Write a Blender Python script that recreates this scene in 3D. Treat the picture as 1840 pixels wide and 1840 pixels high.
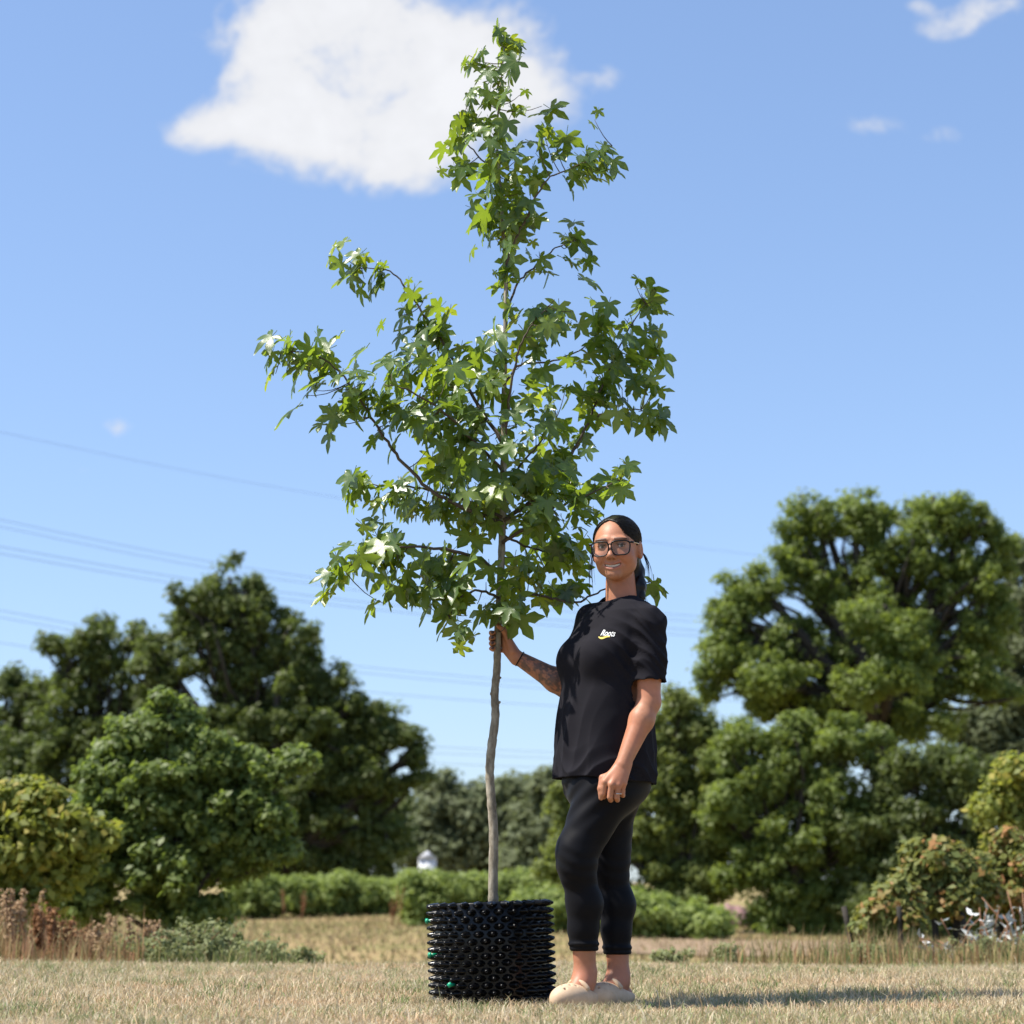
import bpy, math, random
import numpy as np
from mathutils import Vector, Matrix

random.seed(7)
RNG = np.random.default_rng(11)
for o in list(bpy.data.objects):
    bpy.data.objects.remove(o, do_unlink=True)
SC = bpy.context.scene
COL = SC.collection
R = math.radians

# ------------------------------------------------------------------ camera
FPX = 3750.0                       # focal length in photo pixels (1840 wide)
CAM_H = 0.36
HORIZON = 1615.0
PITCH = math.atan((HORIZON - 920.0) / FPX)
cam_d = bpy.data.cameras.new('camera')
cam = bpy.data.objects.new('camera', cam_d)
COL.objects.link(cam)
cam.location = (0, 0, CAM_H)
cam.rotation_euler = (math.pi / 2 + PITCH, 0, 0)
cam_d.sensor_width = 36.0
cam_d.lens = FPX / 1840.0 * 36.0
cam_d.clip_start = 0.05
cam_d.clip_end = 6000.0
cam_d.dof.use_dof = True
cam_d.dof.focus_distance = 7.35
cam_d.dof.aperture_fstop = 3.7
SC.camera = cam

# ------------------------------------------------------------------ world, sun, exposure
SUN_EL = 57.0
SUN_DIR = np.array([0.975, 0.14])          # the way the light travels over the ground
SUN_DIR = SUN_DIR / np.linalg.norm(SUN_DIR)
world = bpy.data.worlds.new('World')
SC.world = world
world.use_nodes = True
SC.view_settings.view_transform = 'Standard'
SC.view_settings.look = 'None'
SC.view_settings.gamma = 1.0
SC.view_settings.use_curve_mapping = False
SC.view_settings.exposure = 0.8
SKY_STRENGTH = 0.088
sun_d = bpy.data.lights.new('sun', 'SUN')
sun_d.energy = 4.9
sun_d.angle = R(0.53)
sun_d.color = (1.0, 0.95, 0.86)
sun = bpy.data.objects.new('sun', sun_d)
COL.objects.link(sun)
ce, se = math.cos(R(SUN_EL)), math.sin(R(SUN_EL))
travel = Vector((SUN_DIR[0] * ce, SUN_DIR[1] * ce, -se))
sun.rotation_euler = travel.to_track_quat('-Z', 'Y').to_euler()
sun.location = (-8, -4, 14)

SC.cycles.use_denoising = True
SC.cycles.max_bounces = 8
SC.cycles.transparent_max_bounces = 12
SC.cycles.sample_clamp_indirect = 6.0
try:
    SC.cycles.denoiser = 'OPENIMAGEDENOISE'
except Exception:
    pass


def ray(px, py):
    """world direction (x, y, z) with y = 1 of a photo pixel"""
    xc, yc = (px - 920.0) / FPX, (920.0 - py) / FPX
    dy = math.cos(PITCH) - yc * math.sin(PITCH)
    dz = math.sin(PITCH) + yc * math.cos(PITCH)
    return xc / dy, 1.0, dz / dy


def P(px, py, Y):
    a, b, c = ray(px, py)
    return np.array([a * Y, Y, CAM_H + c * Y])


def build_sky():
    nt = world.node_tree
    N, L = nt.nodes, nt.links
    N.clear()
    out = N.new('ShaderNodeOutputWorld')
    bg = N.new('ShaderNodeBackground')
    L.new(bg.outputs[0], out.inputs[0])
    bg.inputs[1].default_value = SKY_STRENGTH
    sky = N.new('ShaderNodeTexSky')
    sky.sky_type = 'NISHITA'
    sky.sun_disc = False
    sky.sun_elevation = R(SUN_EL)
    sky.sun_rotation = math.atan2(-SUN_DIR[0], -SUN_DIR[1])
    sky.altitude = 50
    sky.air_density = 1.0
    sky.dust_density = 0.55
    sky.ozone_density = 2.2
    # flatten the sky's brightness range a little, as the photograph's tone does
    pre = N.new('ShaderNodeVectorMath'); pre.operation = 'SCALE'
    pre.inputs['Scale'].default_value = SKY_STRENGTH
    L.new(sky.outputs[0], pre.inputs[0])
    gam = N.new('ShaderNodeGamma'); gam.inputs[1].default_value = 0.7
    L.new(pre.outputs[0], gam.inputs[0])
    tint = N.new('ShaderNodeMix'); tint.data_type = 'RGBA'; tint.blend_type = 'MULTIPLY'
    tint.inputs[0].default_value = 1.0
    L.new(gam.outputs[0], tint.inputs[6])
    q = 1.0 / SKY_STRENGTH
    tint.inputs[7].default_value = (.71 * q, .815 * q, 1.0 * q, 1)
    tc = N.new('ShaderNodeTexCoord')
    sep = N.new('ShaderNodeSeparateXYZ')
    L.new(tc.outputs['Generated'], sep.inputs[0])

    def math_n(op, a, b=None, c=None):
        n = N.new('ShaderNodeMath'); n.operation = op
        for i, v in enumerate((a, b, c)):
            if v is None:
                continue
            if isinstance(v, (int, float)):
                n.inputs[i].default_value = v
            else:
                L.new(v, n.inputs[i])
        return n.outputs[0]
    ysafe = math_n('MAXIMUM', sep.outputs[1], 0.05)
    u = math_n('DIVIDE', sep.outputs[0], ysafe)
    v = math_n('DIVIDE', sep.outputs[2], ysafe)
    comb = N.new('ShaderNodeCombineXYZ')
    L.new(u, comb.inputs[0]); L.new(v, comb.inputs[1])
    # slow warp so that the cloud's edge is not an ellipse
    def noise(scale, detail, rough, dist=0.0):
        n = N.new('ShaderNodeTexNoise')
        n.inputs['Scale'].default_value = scale
        n.inputs['Detail'].default_value = detail
        n.inputs['Roughness'].default_value = rough
        n.inputs['Distortion'].default_value = dist
        L.new(comb.outputs[0], n.inputs['Vector'])
        return n.outputs[0]
    nz = noise(17.0, 8.0, 0.6, 0.5)
    nz2 = noise(75.0, 5.0, 0.6, 0.3)
    blobs = [(650, 80, 190, 130, 1.0), (560, 150, 170, 110, 1.0), (760, 150, 180, 130, 1.0),
             (880, 140, 130, 95, 1.0), (970, 175, 75, 50, .62), (700, 250, 150, 75, .9), (430, 225, 110, 42, .8),
             (350, 230, 60, 35, .65), (540, 240, 100, 45, .85), (740, 315, 90, 32, .55), (470, 60, 60, 60, .85), (640, -60, 170, 110, 1.0),
             (1560, 222, 62, 26, 1.15), (1700, 50, 60, 28, .75), (1800, 12, 80, 36, .88), (1680, 245, 60, 26, .8),
             (1100, 138, 30, 26, .7), (208, 764, 36, 22, 1.15), (165, 845, 40, 10, .65), (1650, 8, 30, 14, .75)]
    tot = None
    for cx, cy, rx, ry, amp in blobs:
        a, _, c = ray(cx, cy)
        a1, _, c1 = ray(cx + rx, cy - ry)
        du = math_n('DIVIDE', math_n('SUBTRACT', u, a), abs(a1 - a))
        dv = math_n('DIVIDE', math_n('SUBTRACT', v, c), abs(c1 - c))
        r2 = math_n('ADD', math_n('MULTIPLY', du, du), math_n('MULTIPLY', dv, dv))
        g = math_n('MULTIPLY', math_n('POWER', 2.718, math_n('MULTIPLY', r2, -.85)), amp)
        tot = g if tot is None else math_n('ADD', tot, g)
    tot = math_n('MINIMUM', tot, 1.9)
    front = math_n('GREATER_THAN', sep.outputs[1], 0.1)
    tot = math_n('MULTIPLY', tot, front)
    n1 = math_n('MULTIPLY', math_n('SUBTRACT', nz, 0.5), 3.4)
    n2 = math_n('MULTIPLY', math_n('SUBTRACT', nz2, 0.5), 1.1)
    dens = math_n('ADD', tot, math_n('MULTIPLY', math_n('ADD', n1, n2), math_n('MINIMUM', math_n('MULTIPLY', tot, 2.0), 1.0)))
    mr = N.new('ShaderNodeMapRange'); mr.interpolation_type = 'SMOOTHSTEP'
    mr.inputs['From Min'].default_value = 0.48
    mr.inputs['From Max'].default_value = 1.7
    L.new(dens, mr.inputs[0])
    # cloud's own light and shade
    shade = N.new('ShaderNodeMapRange')
    shade.inputs['From Min'].default_value = 0.6; shade.inputs['From Max'].default_value = 2.4
    shade.inputs['To Min'].default_value = 0.46; shade.inputs['To Max'].default_value = 0.545
    L.new(dens, shade.inputs[0])
    cc = N.new('ShaderNodeCombineColor')
    k = 1.0 / SKY_STRENGTH
    L.new(math_n('MULTIPLY', shade.outputs[0], k * 0.985), cc.inputs[0])
    L.new(math_n('MULTIPLY', shade.outputs[0], k * 0.992), cc.inputs[1])
    L.new(math_n('MULTIPLY', shade.outputs[0], k * 1.02), cc.inputs[2])
    mix = N.new('ShaderNodeMix'); mix.data_type = 'RGBA'
    L.new(math_n('MULTIPLY', mr.outputs[0], 0.96), mix.inputs[0])
    L.new(tint.outputs[2], mix.inputs[6])
    L.new(cc.outputs[0], mix.inputs[7])
    L.new(mix.outputs[2], bg.inputs[0])


build_sky()

# ------------------------------------------------------------------ helpers
def nrm(v):
    v = np.asarray(v, float)
    return v / (np.linalg.norm(v, axis=-1, keepdims=True) + 1e-12)


def mesh_np(name, verts, faces, attrs=None, smooth=False):
    """verts (N,3); faces: list of int arrays (M,k)"""
    if not isinstance(faces, (list, tuple)):
        faces = [faces]
    faces = [np.asarray(f, np.int32) for f in faces if len(f)]
    me = bpy.data.meshes.new(name)
    verts = np.asarray(verts, np.float32)
    me.vertices.add(len(verts))
    me.vertices.foreach_set('co', verts.ravel())
    tot = np.concatenate([np.full(len(f), f.shape[1], np.int32) for f in faces])
    idx = np.concatenate([f.ravel() for f in faces])
    me.loops.add(len(idx))
    me.loops.foreach_set('vertex_index', idx)
    me.polygons.add(len(tot))
    st = np.zeros(len(tot), np.int32)
    st[1:] = np.cumsum(tot)[:-1]
    me.polygons.foreach_set('loop_start', st)
    me.polygons.foreach_set('loop_total', tot)
    if smooth:
        me.polygons.foreach_set('use_smooth', np.ones(len(tot), bool))
    if attrs:
        for k, a in attrs.items():
            a = np.asarray(a, np.float32)
            if a.ndim == 1:
                at = me.attributes.new(k, 'FLOAT', 'POINT')
                at.data.foreach_set('value', a)
            else:
                at = me.attributes.new(k, 'FLOAT_COLOR', 'POINT')
                if a.shape[1] == 3:
                    a = np.concatenate([a, np.ones((len(a), 1), np.float32)], 1)
                at.data.foreach_set('color', a.ravel())
    me.update()
    me.validate()
    return me


class MB:
    """collects vertex / face arrays for one mesh"""
    def __init__(s):
        s.v, s.f, s.n, s.a = [], {}, 0, []

    def add(s, v, *faces, a=None):
        v = np.asarray(v, float)
        for f in faces:
            f = np.asarray(f, np.int32)
            if len(f):
                s.f.setdefault(f.shape[1], []).append(f + s.n)
        s.v.append(v)
        if a is not None:
            a = np.asarray(a, float)
            if a.ndim == 1:
                a = np.tile(a, (len(v), 1))
            s.a.append(a)
        s.n += len(v)

    def mesh(s, name, smooth=False):
        at = {'col': np.concatenate(s.a)} if s.a else None
        return mesh_np(name, np.concatenate(s.v), [np.concatenate(f) for f in s.f.values()], at, smooth)


def tube(pts, rad, seg=8, caps=True):
    pts = np.asarray(pts, float)
    n = len(pts)
    rad = np.broadcast_to(np.asarray(rad, float), (n,))
    d = np.gradient(pts, axis=0)
    d = nrm(d)
    ref = np.array([0.31, 0.22, 0.92]) if abs(d[0] @ np.array([0.31, 0.22, 0.92])) < .9 else np.array([1., 0.1, 0])
    a = nrm(np.cross(d, ref)); b = np.cross(d, a)
    t = np.arange(seg) * 2 * math.pi / seg
    v = (pts[:, None] + rad[:, None, None] * (np.cos(t)[None, :, None] * a[:, None] + np.sin(t)[None, :, None] * b[:, None])).reshape(-1, 3)
    i = np.arange(n - 1)[:, None] * seg
    j = np.arange(seg)[None]
    k = (j + 1) % seg
    q = np.stack([i + j, i + k, i + seg + k, i + seg + j], -1).reshape(-1, 4)
    tris = np.zeros((0, 3), int)
    if caps:
        v = np.concatenate([v, pts[:1], pts[-1:]])
        jj = np.arange(seg); kk = (jj + 1) % seg
        c0, c1 = n * seg, n * seg + 1
        tris = np.concatenate([np.stack([kk, jj, np.full(seg, c0)], 1),
                               np.stack([(n - 1) * seg + jj, (n - 1) * seg + kk, np.full(seg, c1)], 1)])
    return v, q, tris


def spline(pts, m=6):
    """catmull-rom through the points"""
    p = np.asarray(pts, float)
    p = np.concatenate([2 * p[:1] - p[1:2], p, 2 * p[-1:] - p[-2:-1]])
    out = []
    for i in range(1, len(p) - 2):
        for t in np.arange(m) / m:
            a, b, c, d = p[i - 1], p[i], p[i + 1], p[i + 2]
            out.append(.5 * ((2 * b) + (c - a) * t + (2 * a - 5 * b + 4 * c - d) * t * t + (3 * b - a - 3 * c + d) * t ** 3))
    out.append(p[-2])
    return np.array(out)


def box(c, s, rz=0.0):
    x, y, z = np.array(s) / 2
    v = np.array([[sx * x, sy * y, sz * z] for sx in (-1, 1) for sy in (-1, 1) for sz in (-1, 1)], float)
    cr, sr = math.cos(rz), math.sin(rz)
    v = np.stack([v[:, 0] * cr - v[:, 1] * sr, v[:, 0] * sr + v[:, 1] * cr, v[:, 2]], 1) + np.array(c)
    f = np.array([[0, 1, 3, 2], [4, 6, 7, 5], [0, 4, 5, 1], [2, 3, 7, 6], [0, 2, 6, 4], [1, 5, 7, 3]])
    return v, f


def obj(name, me, mat=None, parent=None, ploc=None):
    o = bpy.data.objects.new(name, me)
    COL.objects.link(o)
    if mat is not None and me is not None and not me.materials:
        me.materials.append(mat)
    if parent is not None:
        o.parent = parent
        if ploc is not None:
            o.matrix_parent_inverse = Matrix.Translation(-Vector(ploc))
    return o


def thing(name, label, cat, loc, group=None):
    o = bpy.data.objects.new(name, None)
    COL.objects.link(o)
    o.location = Vector(loc)
    o.empty_display_size = 0.2
    tag(o, label, cat, group)
    return o


def tag(o, label, cat, group=None, kind=None):
    o['label'] = label
    o['category'] = cat
    if group:
        o['group'] = group
    if kind:
        o['kind'] = kind
    return o


def struct(o):
    o['kind'] = 'structure'
    return o


# ------------------------------------------------------------------ materials
def new_mat(name):
    m = bpy.data.materials.new(name)
    m.use_nodes = True
    nt = m.node_tree
    b = nt.nodes['Principled BSDF']
    return m, nt, b


def noise_node(nt, scale, detail=4, rough=.55, coord='Object', dist=0.0, stretch=None):
    tc = nt.nodes.new('ShaderNodeTexCoord')
    n = nt.nodes.new('ShaderNodeTexNoise')
    n.inputs['Scale'].default_value = scale
    n.inputs['Detail'].default_value = detail
    n.inputs['Roughness'].default_value = rough
    n.inputs['Distortion'].default_value = dist
    src = tc.outputs[coord]
    if stretch:
        mp = nt.nodes.new('ShaderNodeMapping')
        mp.inputs['Scale'].default_value = stretch
        nt.links.new(src, mp.inputs[0])
        src = mp.outputs[0]
    nt.links.new(src, n.inputs['Vector'])
    return n


def ramp(nt, fac, stops):
    r = nt.nodes.new('ShaderNodeValToRGB')
    e = r.color_ramp.elements
    while len(e) < len(stops):
        e.new(0.5)
    for i, (p, c) in enumerate(stops):
        e[i].position = p
        e[i].color = (*c, 1)
    nt.links.new(fac, r.inputs[0])
    return r.outputs[0]


def bump(nt, b, h, strength, dist):
    n = nt.nodes.new('ShaderNodeBump')
    n.inputs['Strength'].default_value = strength
    n.inputs['Distance'].default_value = dist
    nt.links.new(h, n.inputs['Height'])
    nt.links.new(n.outputs[0], b.inputs['Normal'])


def simple(name, c0, c1=None, rough=.6, scale=20, detail=4, bmp=0, bdist=.002, spec=.5, stretch=None, metal=0):
    m, nt, b = new_mat(name)
    b.inputs['Roughness'].default_value = rough
    b.inputs['Specular IOR Level'].default_value = spec
    b.inputs['Metallic'].default_value = metal
    if c1 is None:
        c1 = tuple(x * .8 for x in c0)
    n = noise_node(nt, scale, detail, stretch=stretch)
    nt.links.new(ramp(nt, n.outputs[0], [(.3, c0), (.7, c1)]), b.inputs['Base Color'])
    if bmp:
        bump(nt, b, n.outputs[0], bmp, bdist)
    return m


def leaf_mat(name, dark, light, trans, rough=.5, tw=.4, spec=.4, attr='col', mid=None):
    """leaf: colour runs from dark to light with the per-leaf value in attribute 'col' (red), part of the light passes through"""
    m, nt, b = new_mat(name)
    N, L = nt.nodes, nt.links
    at = N.new('ShaderNodeAttribute'); at.attribute_name = attr
    sep = N.new('ShaderNodeSeparateColor')
    L.new(at.outputs['Color'], sep.inputs[0])
    c = ramp(nt, sep.outputs[0], [(0, dark), (1, light)] if mid is None else [(0, dark), (.62, mid), (.8, light)])
    L.new(c, b.inputs['Base Color'])
    b.inputs['Roughness'].default_value = rough
    b.inputs['Specular IOR Level'].default_value = spec
    t = N.new('ShaderNodeBsdfTranslucent')
    tcol = ramp(nt, sep.outputs[0], [(0, tuple(x * .75 for x in trans)), (1, trans)])
    L.new(tcol, t.inputs[0])
    mx = N.new('ShaderNodeMixShader')
    mx.inputs[0].default_value = tw
    L.new(b.outputs[0], mx.inputs[1]); L.new(t.outputs[0], mx.inputs[2])
    L.new(mx.outputs[0], N['Material Output'].inputs[0])
    return m


def attr_mat(name, rough=.7, spec=.3, bmp=None, sss=0.0):
    m, nt, b = new_mat(name)
    at = nt.nodes.new('ShaderNodeAttribute'); at.attribute_name = 'col'
    nt.links.new(at.outputs['Color'], b.inputs['Base Color'])
    b.inputs['Roughness'].default_value = rough
    b.inputs['Specular IOR Level'].default_value = spec
    if bmp:
        n = noise_node(nt, bmp[0], 4)
        bump(nt, b, n.outputs[0], bmp[1], bmp[2])
    if sss:
        b.inputs['Subsurface Weight'].default_value = sss
        b.inputs['Subsurface Radius'].default_value = (1.0, .35, .2)
        b.inputs['Subsurface Scale'].default_value = .008
    return m


M = {}
M['bark'] = simple('oak_bark', (.045, .036, .028), (.022, .018, .013), .9, 9, 6, .6, .02)
M['young_bark'] = None

#@@TERRAIN

# ------------------------------------------------------------------ ground
TY = [-60, 11.6, 14, 18, 24, 32, 45, 60, 90, 150, 400, 3000]
TZ = [0, 0, -.13, -.42, -.66, -.62, -.36, 0.0, .4, 1.2, 3.5, 12]


def ground_z(x, y):
    x = np.asarray(x, float); y = np.asarray(y, float)
    z = np.interp(y, TY, TZ)
    w = np.clip((y - 12) / 10, 0, 1)
    z = z + w * (.05 * np.sin(x * .35 + 1.0) + .05 * np.sin(y * .21 + x * .13))
    l = 1 - w
    z = z + l * (.008 * np.sin(x * 1.7 + y * .6) + .006 * np.sin(x * .8 - y * 1.9))
    return z


def grid_sheet(xs, ys, zoff=0.0):
    X, Y = np.meshgrid(xs, ys)
    Z = ground_z(X, Y) + zoff
    v = np.stack([X, Y, Z], -1).reshape(-1, 3)
    n = len(xs)
    i, j = np.meshgrid(np.arange(len(xs) - 1), np.arange(len(ys) - 1))
    a = (j * n + i).ravel()
    return v, np.stack([a, a + 1, a + 1 + n, a + n], 1)


def ground_material():
    m, nt, b = new_mat('dry_meadow')
    N, L = nt.nodes, nt.links
    b.inputs['Roughness'].default_value = .95
    b.inputs['Specular IOR Level'].default_value = .1
    n1 = noise_node(nt, .55, 5, .6)
    n2 = noise_node(nt, 14, 5, .65)
    n3 = noise_node(nt, .12, 4, .6, stretch=(.35, 1.6, 1))
    near = ramp(nt, n2.outputs[0], [(.25, (.17, .135, .075)), (.55, (.27, .215, .125)), (.8, (.36, .29, .18))])
    far = ramp(nt, n3.outputs[0], [(.3, (.30, .215, .115)), (.47, (.22, .195, .08)), (.56, (.33, .235, .125)), (.68, (.19, .185, .07))])
    fine = N.new('ShaderNodeMix'); fine.data_type = 'RGBA'; fine.blend_type = 'MULTIPLY'
    fine.inputs[0].default_value = .5
    L.new(far, fine.inputs[6])
    L.new(ramp(nt, n1.outputs[0], [(.3, (.7, .75, .6)), (.7, (1.1, 1.05, 1.0))]), fine.inputs[7])
    tc = N.new('ShaderNodeTexCoord')
    sp = N.new('ShaderNodeSeparateXYZ'); L.new(tc.outputs['Object'], sp.inputs[0])
    mr = N.new('ShaderNodeMapRange')
    mr.inputs['From Min'].default_value = 11.5; mr.inputs['From Max'].default_value = 14
    L.new(sp.outputs[1], mr.inputs[0])
    mx = N.new('ShaderNodeMix'); mx.data_type = 'RGBA'
    L.new(mr.outputs[0], mx.inputs[0]); L.new(near, mx.inputs[6]); L.new(fine.outputs[2], mx.inputs[7])
    L.new(mx.outputs[2], b.inputs['Base Color'])
    bump(nt, b, n2.outputs[0], .6, .03)
    return m


xs = np.concatenate([[-1500, -500, -200, -100, -60], np.arange(-40, 40.1, 1.0), [60, 100, 200, 500, 1500]])
ys = np.concatenate([[-30, -10], np.arange(0, 30, .5), np.arange(30, 100, 2.0), [110, 130, 150, 200, 300, 500, 1000, 3000]])
v, f = grid_sheet(xs, ys)
struct(obj('ground', mesh_np('ground', v, f, smooth=True), ground_material()))

# bare reddish earth track below the bank
M['earth'] = simple('earth', (.28, .19, .11), (.20, .135, .08), .95, 3, 6, .5, .03)
xs = np.linspace(1.2, 9.5, 40); ys = np.linspace(33, 39.5, 16)
v, f = grid_sheet(xs, ys, .03)
jit = .5 * np.sin(v[:, 0] * 1.3)
v[:, 1] += jit
v[:, 2] = ground_z(v[:, 0], v[:, 1]) + .03
struct(obj('path', mesh_np('path', v, f, smooth=True), M['earth']))


# lawn blades ---------------------------------------------------------------
def blades(name, xy, h, w, lean, cols, mat):
    n = len(xy)
    z = ground_z(xy[:, 0], xy[:, 1]) - .003
    ang = RNG.uniform(0, 2 * math.pi, n)
    la = RNG.uniform(0, 2 * math.pi, n)
    side = np.stack([np.cos(ang), np.sin(ang), np.zeros(n)], 1) * (w * .5)[:, None]
    ld = np.stack([np.cos(la), np.sin(la), np.zeros(n)], 1) * (lean * h)[:, None]
    base = np.stack([xy[:, 0], xy[:, 1], z], 1)
    up = np.zeros((n, 3)); up[:, 2] = h
    mid = base + up * .55 + ld * .3
    tip = base + up * (1 - .25 * lean[:, None]) + ld
    v = np.stack([base - side, base + side, mid + side * .8, mid - side * .8, tip], 1).reshape(-1, 3)
    i = np.arange(n) * 5
    q = np.stack([i, i + 1, i + 2, i + 3], 1)
    t = np.stack([i + 3, i + 2, i + 4], 1)
    o = obj(name, mesh_np(name, v, [q, t], {'col': np.repeat(cols, 5, axis=0)}), mat)
    return o


def blade_mat(name):
    m, nt, b = new_mat(name)
    N, L = nt.nodes, nt.links
    at = N.new('ShaderNodeAttribute'); at.attribute_name = 'col'
    L.new(at.outputs['Color'], b.inputs['Base Color'])
    b.inputs['Roughness'].default_value = .7
    b.inputs['Specular IOR Level'].default_value = .25
    t = N.new('ShaderNodeBsdfTranslucent'); L.new(at.outputs['Color'], t.inputs[0])
    mx = N.new('ShaderNodeMixShader'); mx.inputs[0].default_value = .3
    L.new(b.outputs[0], mx.inputs[1]); L.new(t.outputs[0], mx.inputs[2])
    L.new(mx.outputs[0], N['Material Output'].inputs[0])
    return m


M['blade'] = blade_mat('grass_blade')
STRAW = np.array([[.50, .40, .25], [.58, .49, .33], [.40, .31, .17], [.47, .34, .20], [.30, .30, .14], [.19, .25, .085], [.36, .36, .2], [.62, .55, .40]])


def patch(x, y):
    return (np.sin(x * 2.1 + 1.3 * np.sin(y * 1.7)) + np.sin(y * 2.9 + x * .7 + 2) + .7 * np.sin(x * 5.3 - y * 3.1)) / 2.7


def lawn():
    n = 300000
    y = 5.2 + 7.4 * RNG.random(n) ** 1.25
    x = RNG.uniform(-1, 1, n) * (1.7 + y * .30)
    xy = np.stack([x, y], 1)
    keep = (np.hypot(x - POT[0], y - POT[1]) > .215)
    xy = xy[keep]
    n = len(xy)
    g = patch(xy[:, 0], xy[:, 1])
    bare = np.clip(patch(xy[:, 0] * .9 + 3, xy[:, 1] * 1.5 + 1) - .25, 0, 1)
    h = RNG.gamma(6, .0042, n) * (1 + .25 * g) * (1 - .75 * bare) + .004
    long = RNG.random(n) < .02
    h[long] *= 1.9
    w = RNG.uniform(.0018, .0042, n)
    lean = RNG.uniform(.25, 1.25, n)
    pg = np.clip(.22 + .30 * g, .03, .6)
    green = RNG.random(n) < pg
    idx = np.where(green, RNG.choice([4, 5, 6], n), RNG.choice([0, 0, 1, 1, 2, 3, 7], n))
    c = STRAW[idx] * RNG.uniform(.8, 1.25, (n, 1))
    pk = np.clip(patch(xy[:, 0] * 1.4 + 5, xy[:, 1] * 2.2), 0, 1)[:, None] * (~green)[:, None]
    c = c * (1 + pk * np.array([.12, -.06, -.10]))
    tc = np.stack([RNG.uniform(-3.2, 3.2, 150), RNG.uniform(5.6, 12, 150)], 1)
    tx = np.repeat(tc, 60, axis=0) + RNG.normal(size=(9000, 2)) * .035
    ok = np.hypot(tx[:, 0] - POT[0], tx[:, 1] - POT[1]) > .23
    tx = tx[ok]; m = len(tx)
    xy = np.concatenate([xy, tx]); h = np.concatenate([h, RNG.uniform(.02, .055, m)]); w = np.concatenate([w, RNG.uniform(.0025, .005, m)])
    lean = np.concatenate([lean, RNG.uniform(.2, 1.1, m)])
    c = np.concatenate([c, STRAW[RNG.choice([4, 5, 5, 6], m)] * RNG.uniform(.7, 1.1, (m, 1))])
    an_ = RNG.uniform(0, 2 * math.pi, 1500); rr_ = RNG.uniform(.205, .29, 1500)
    fx = np.concatenate([POT[0] + np.cos(an_) * rr_, RNG.uniform(P(975, 1805, 7.2)[0], P(1150, 1805, 7.2)[0], 900)])
    fy = np.concatenate([POT[1] + np.sin(an_) * rr_, RNG.uniform(6.98, 7.2, 900)])
    m = len(fx)
    xy = np.concatenate([xy, np.stack([fx, fy], 1)]); h = np.concatenate([h, RNG.uniform(.02, .052, m)]); w = np.concatenate([w, RNG.uniform(.002, .004, m)])
    lean = np.concatenate([lean, RNG.uniform(.2, 1.0, m)])
    c = np.concatenate([c, STRAW[RNG.choice([0, 1, 3, 4, 6, 7], m)] * RNG.uniform(.8, 1.2, (m, 1))])
    o = blades('lawn_grass', xy, h, w, lean, c, M['blade'])
    tag(o, 'short dry straw coloured lawn grass with green blades under the potted tree', 'grass', kind='stuff')


POT = (P(886, 1700, 7.66)[0], 7.66)
lawn()


def rough_grass(name, label, n, xr, yr, hr, cols, cat='grass', lean=.45, wide=.006, thin=None):
    x = RNG.uniform(*xr, n); y = RNG.uniform(*yr, n)
    if thin is not None:
        k = RNG.random(n) < thin(x, y)
        x, y = x[k], y[k]
    n = len(x)
    h = RNG.uniform(*hr, n) * (.75 + .35 * np.clip(patch(x * 1.6, y * 1.2), -1, 1))
    c = np.array(cols)[RNG.integers(0, len(cols), n)] * RNG.uniform(.7, 1.15, (n, 1))
    o = blades(name, np.stack([x, y], 1), h, RNG.uniform(.5, 1.3, n) * wide, RNG.uniform(.1, 1, n) * lean, c, M['blade'])
    tag(o, label, cat, kind='stuff')
    return o


DRY = [[.45, .30, .15], [.50, .36, .19], [.36, .22, .11], [.42, .30, .14], [.30, .17, .09], [.27, .26, .10]]
GRN = [[.16, .2, .06], [.22, .24, .08], [.3, .28, .11], [.12, .17, .05], [.36, .3, .15]]
# field beyond the dip: low tussocks so that the far sheet is not bare
rough_grass('meadow_grass', 'tawny mown field grass beyond the bank in front of the hedges', 60000, (-22, 22), (30, 62), (.05, .16),
            [[.38, .275, .15], [.28, .245, .105], [.42, .31, .18], [.22, .225, .085]], wide=.03, lean=.9)
# bank edge just behind the lawn
rough_grass('bank_grass', 'tall dry brown grasses with seed heads along the lawn bank', 9000, (-4.8, -2.1), (12.6, 15.0), (.12, .56), DRY + [[.5, .27, .16]], wide=.008,
            thin=lambda x, y: np.clip((-x - 2.15) / .5, 0, 1) * np.clip(.45 + .9 * patch(x * 2.3, y * 1.5), .05, 1))
rough_grass('weed_grass', 'mixed green and straw weeds edging the lawn left of the pot', 4200, (-3.1, -.9), (12.6, 15.2), (.04, .2), GRN, wide=.009,
            thin=lambda x, y: np.clip(.35 + .7 * np.sin(x * 3.2 + 1), 0, 1))
rough_grass('verge_grass', 'golden and green tufts at the foot of the rusty shrubs', 12000, (1.2, 5.0), (12.6, 15.2), (.08, .36), GRN + DRY, wide=.008,
            thin=lambda x, y: np.clip((x - 1.0) / 1.8, 0.12, 1))

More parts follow.
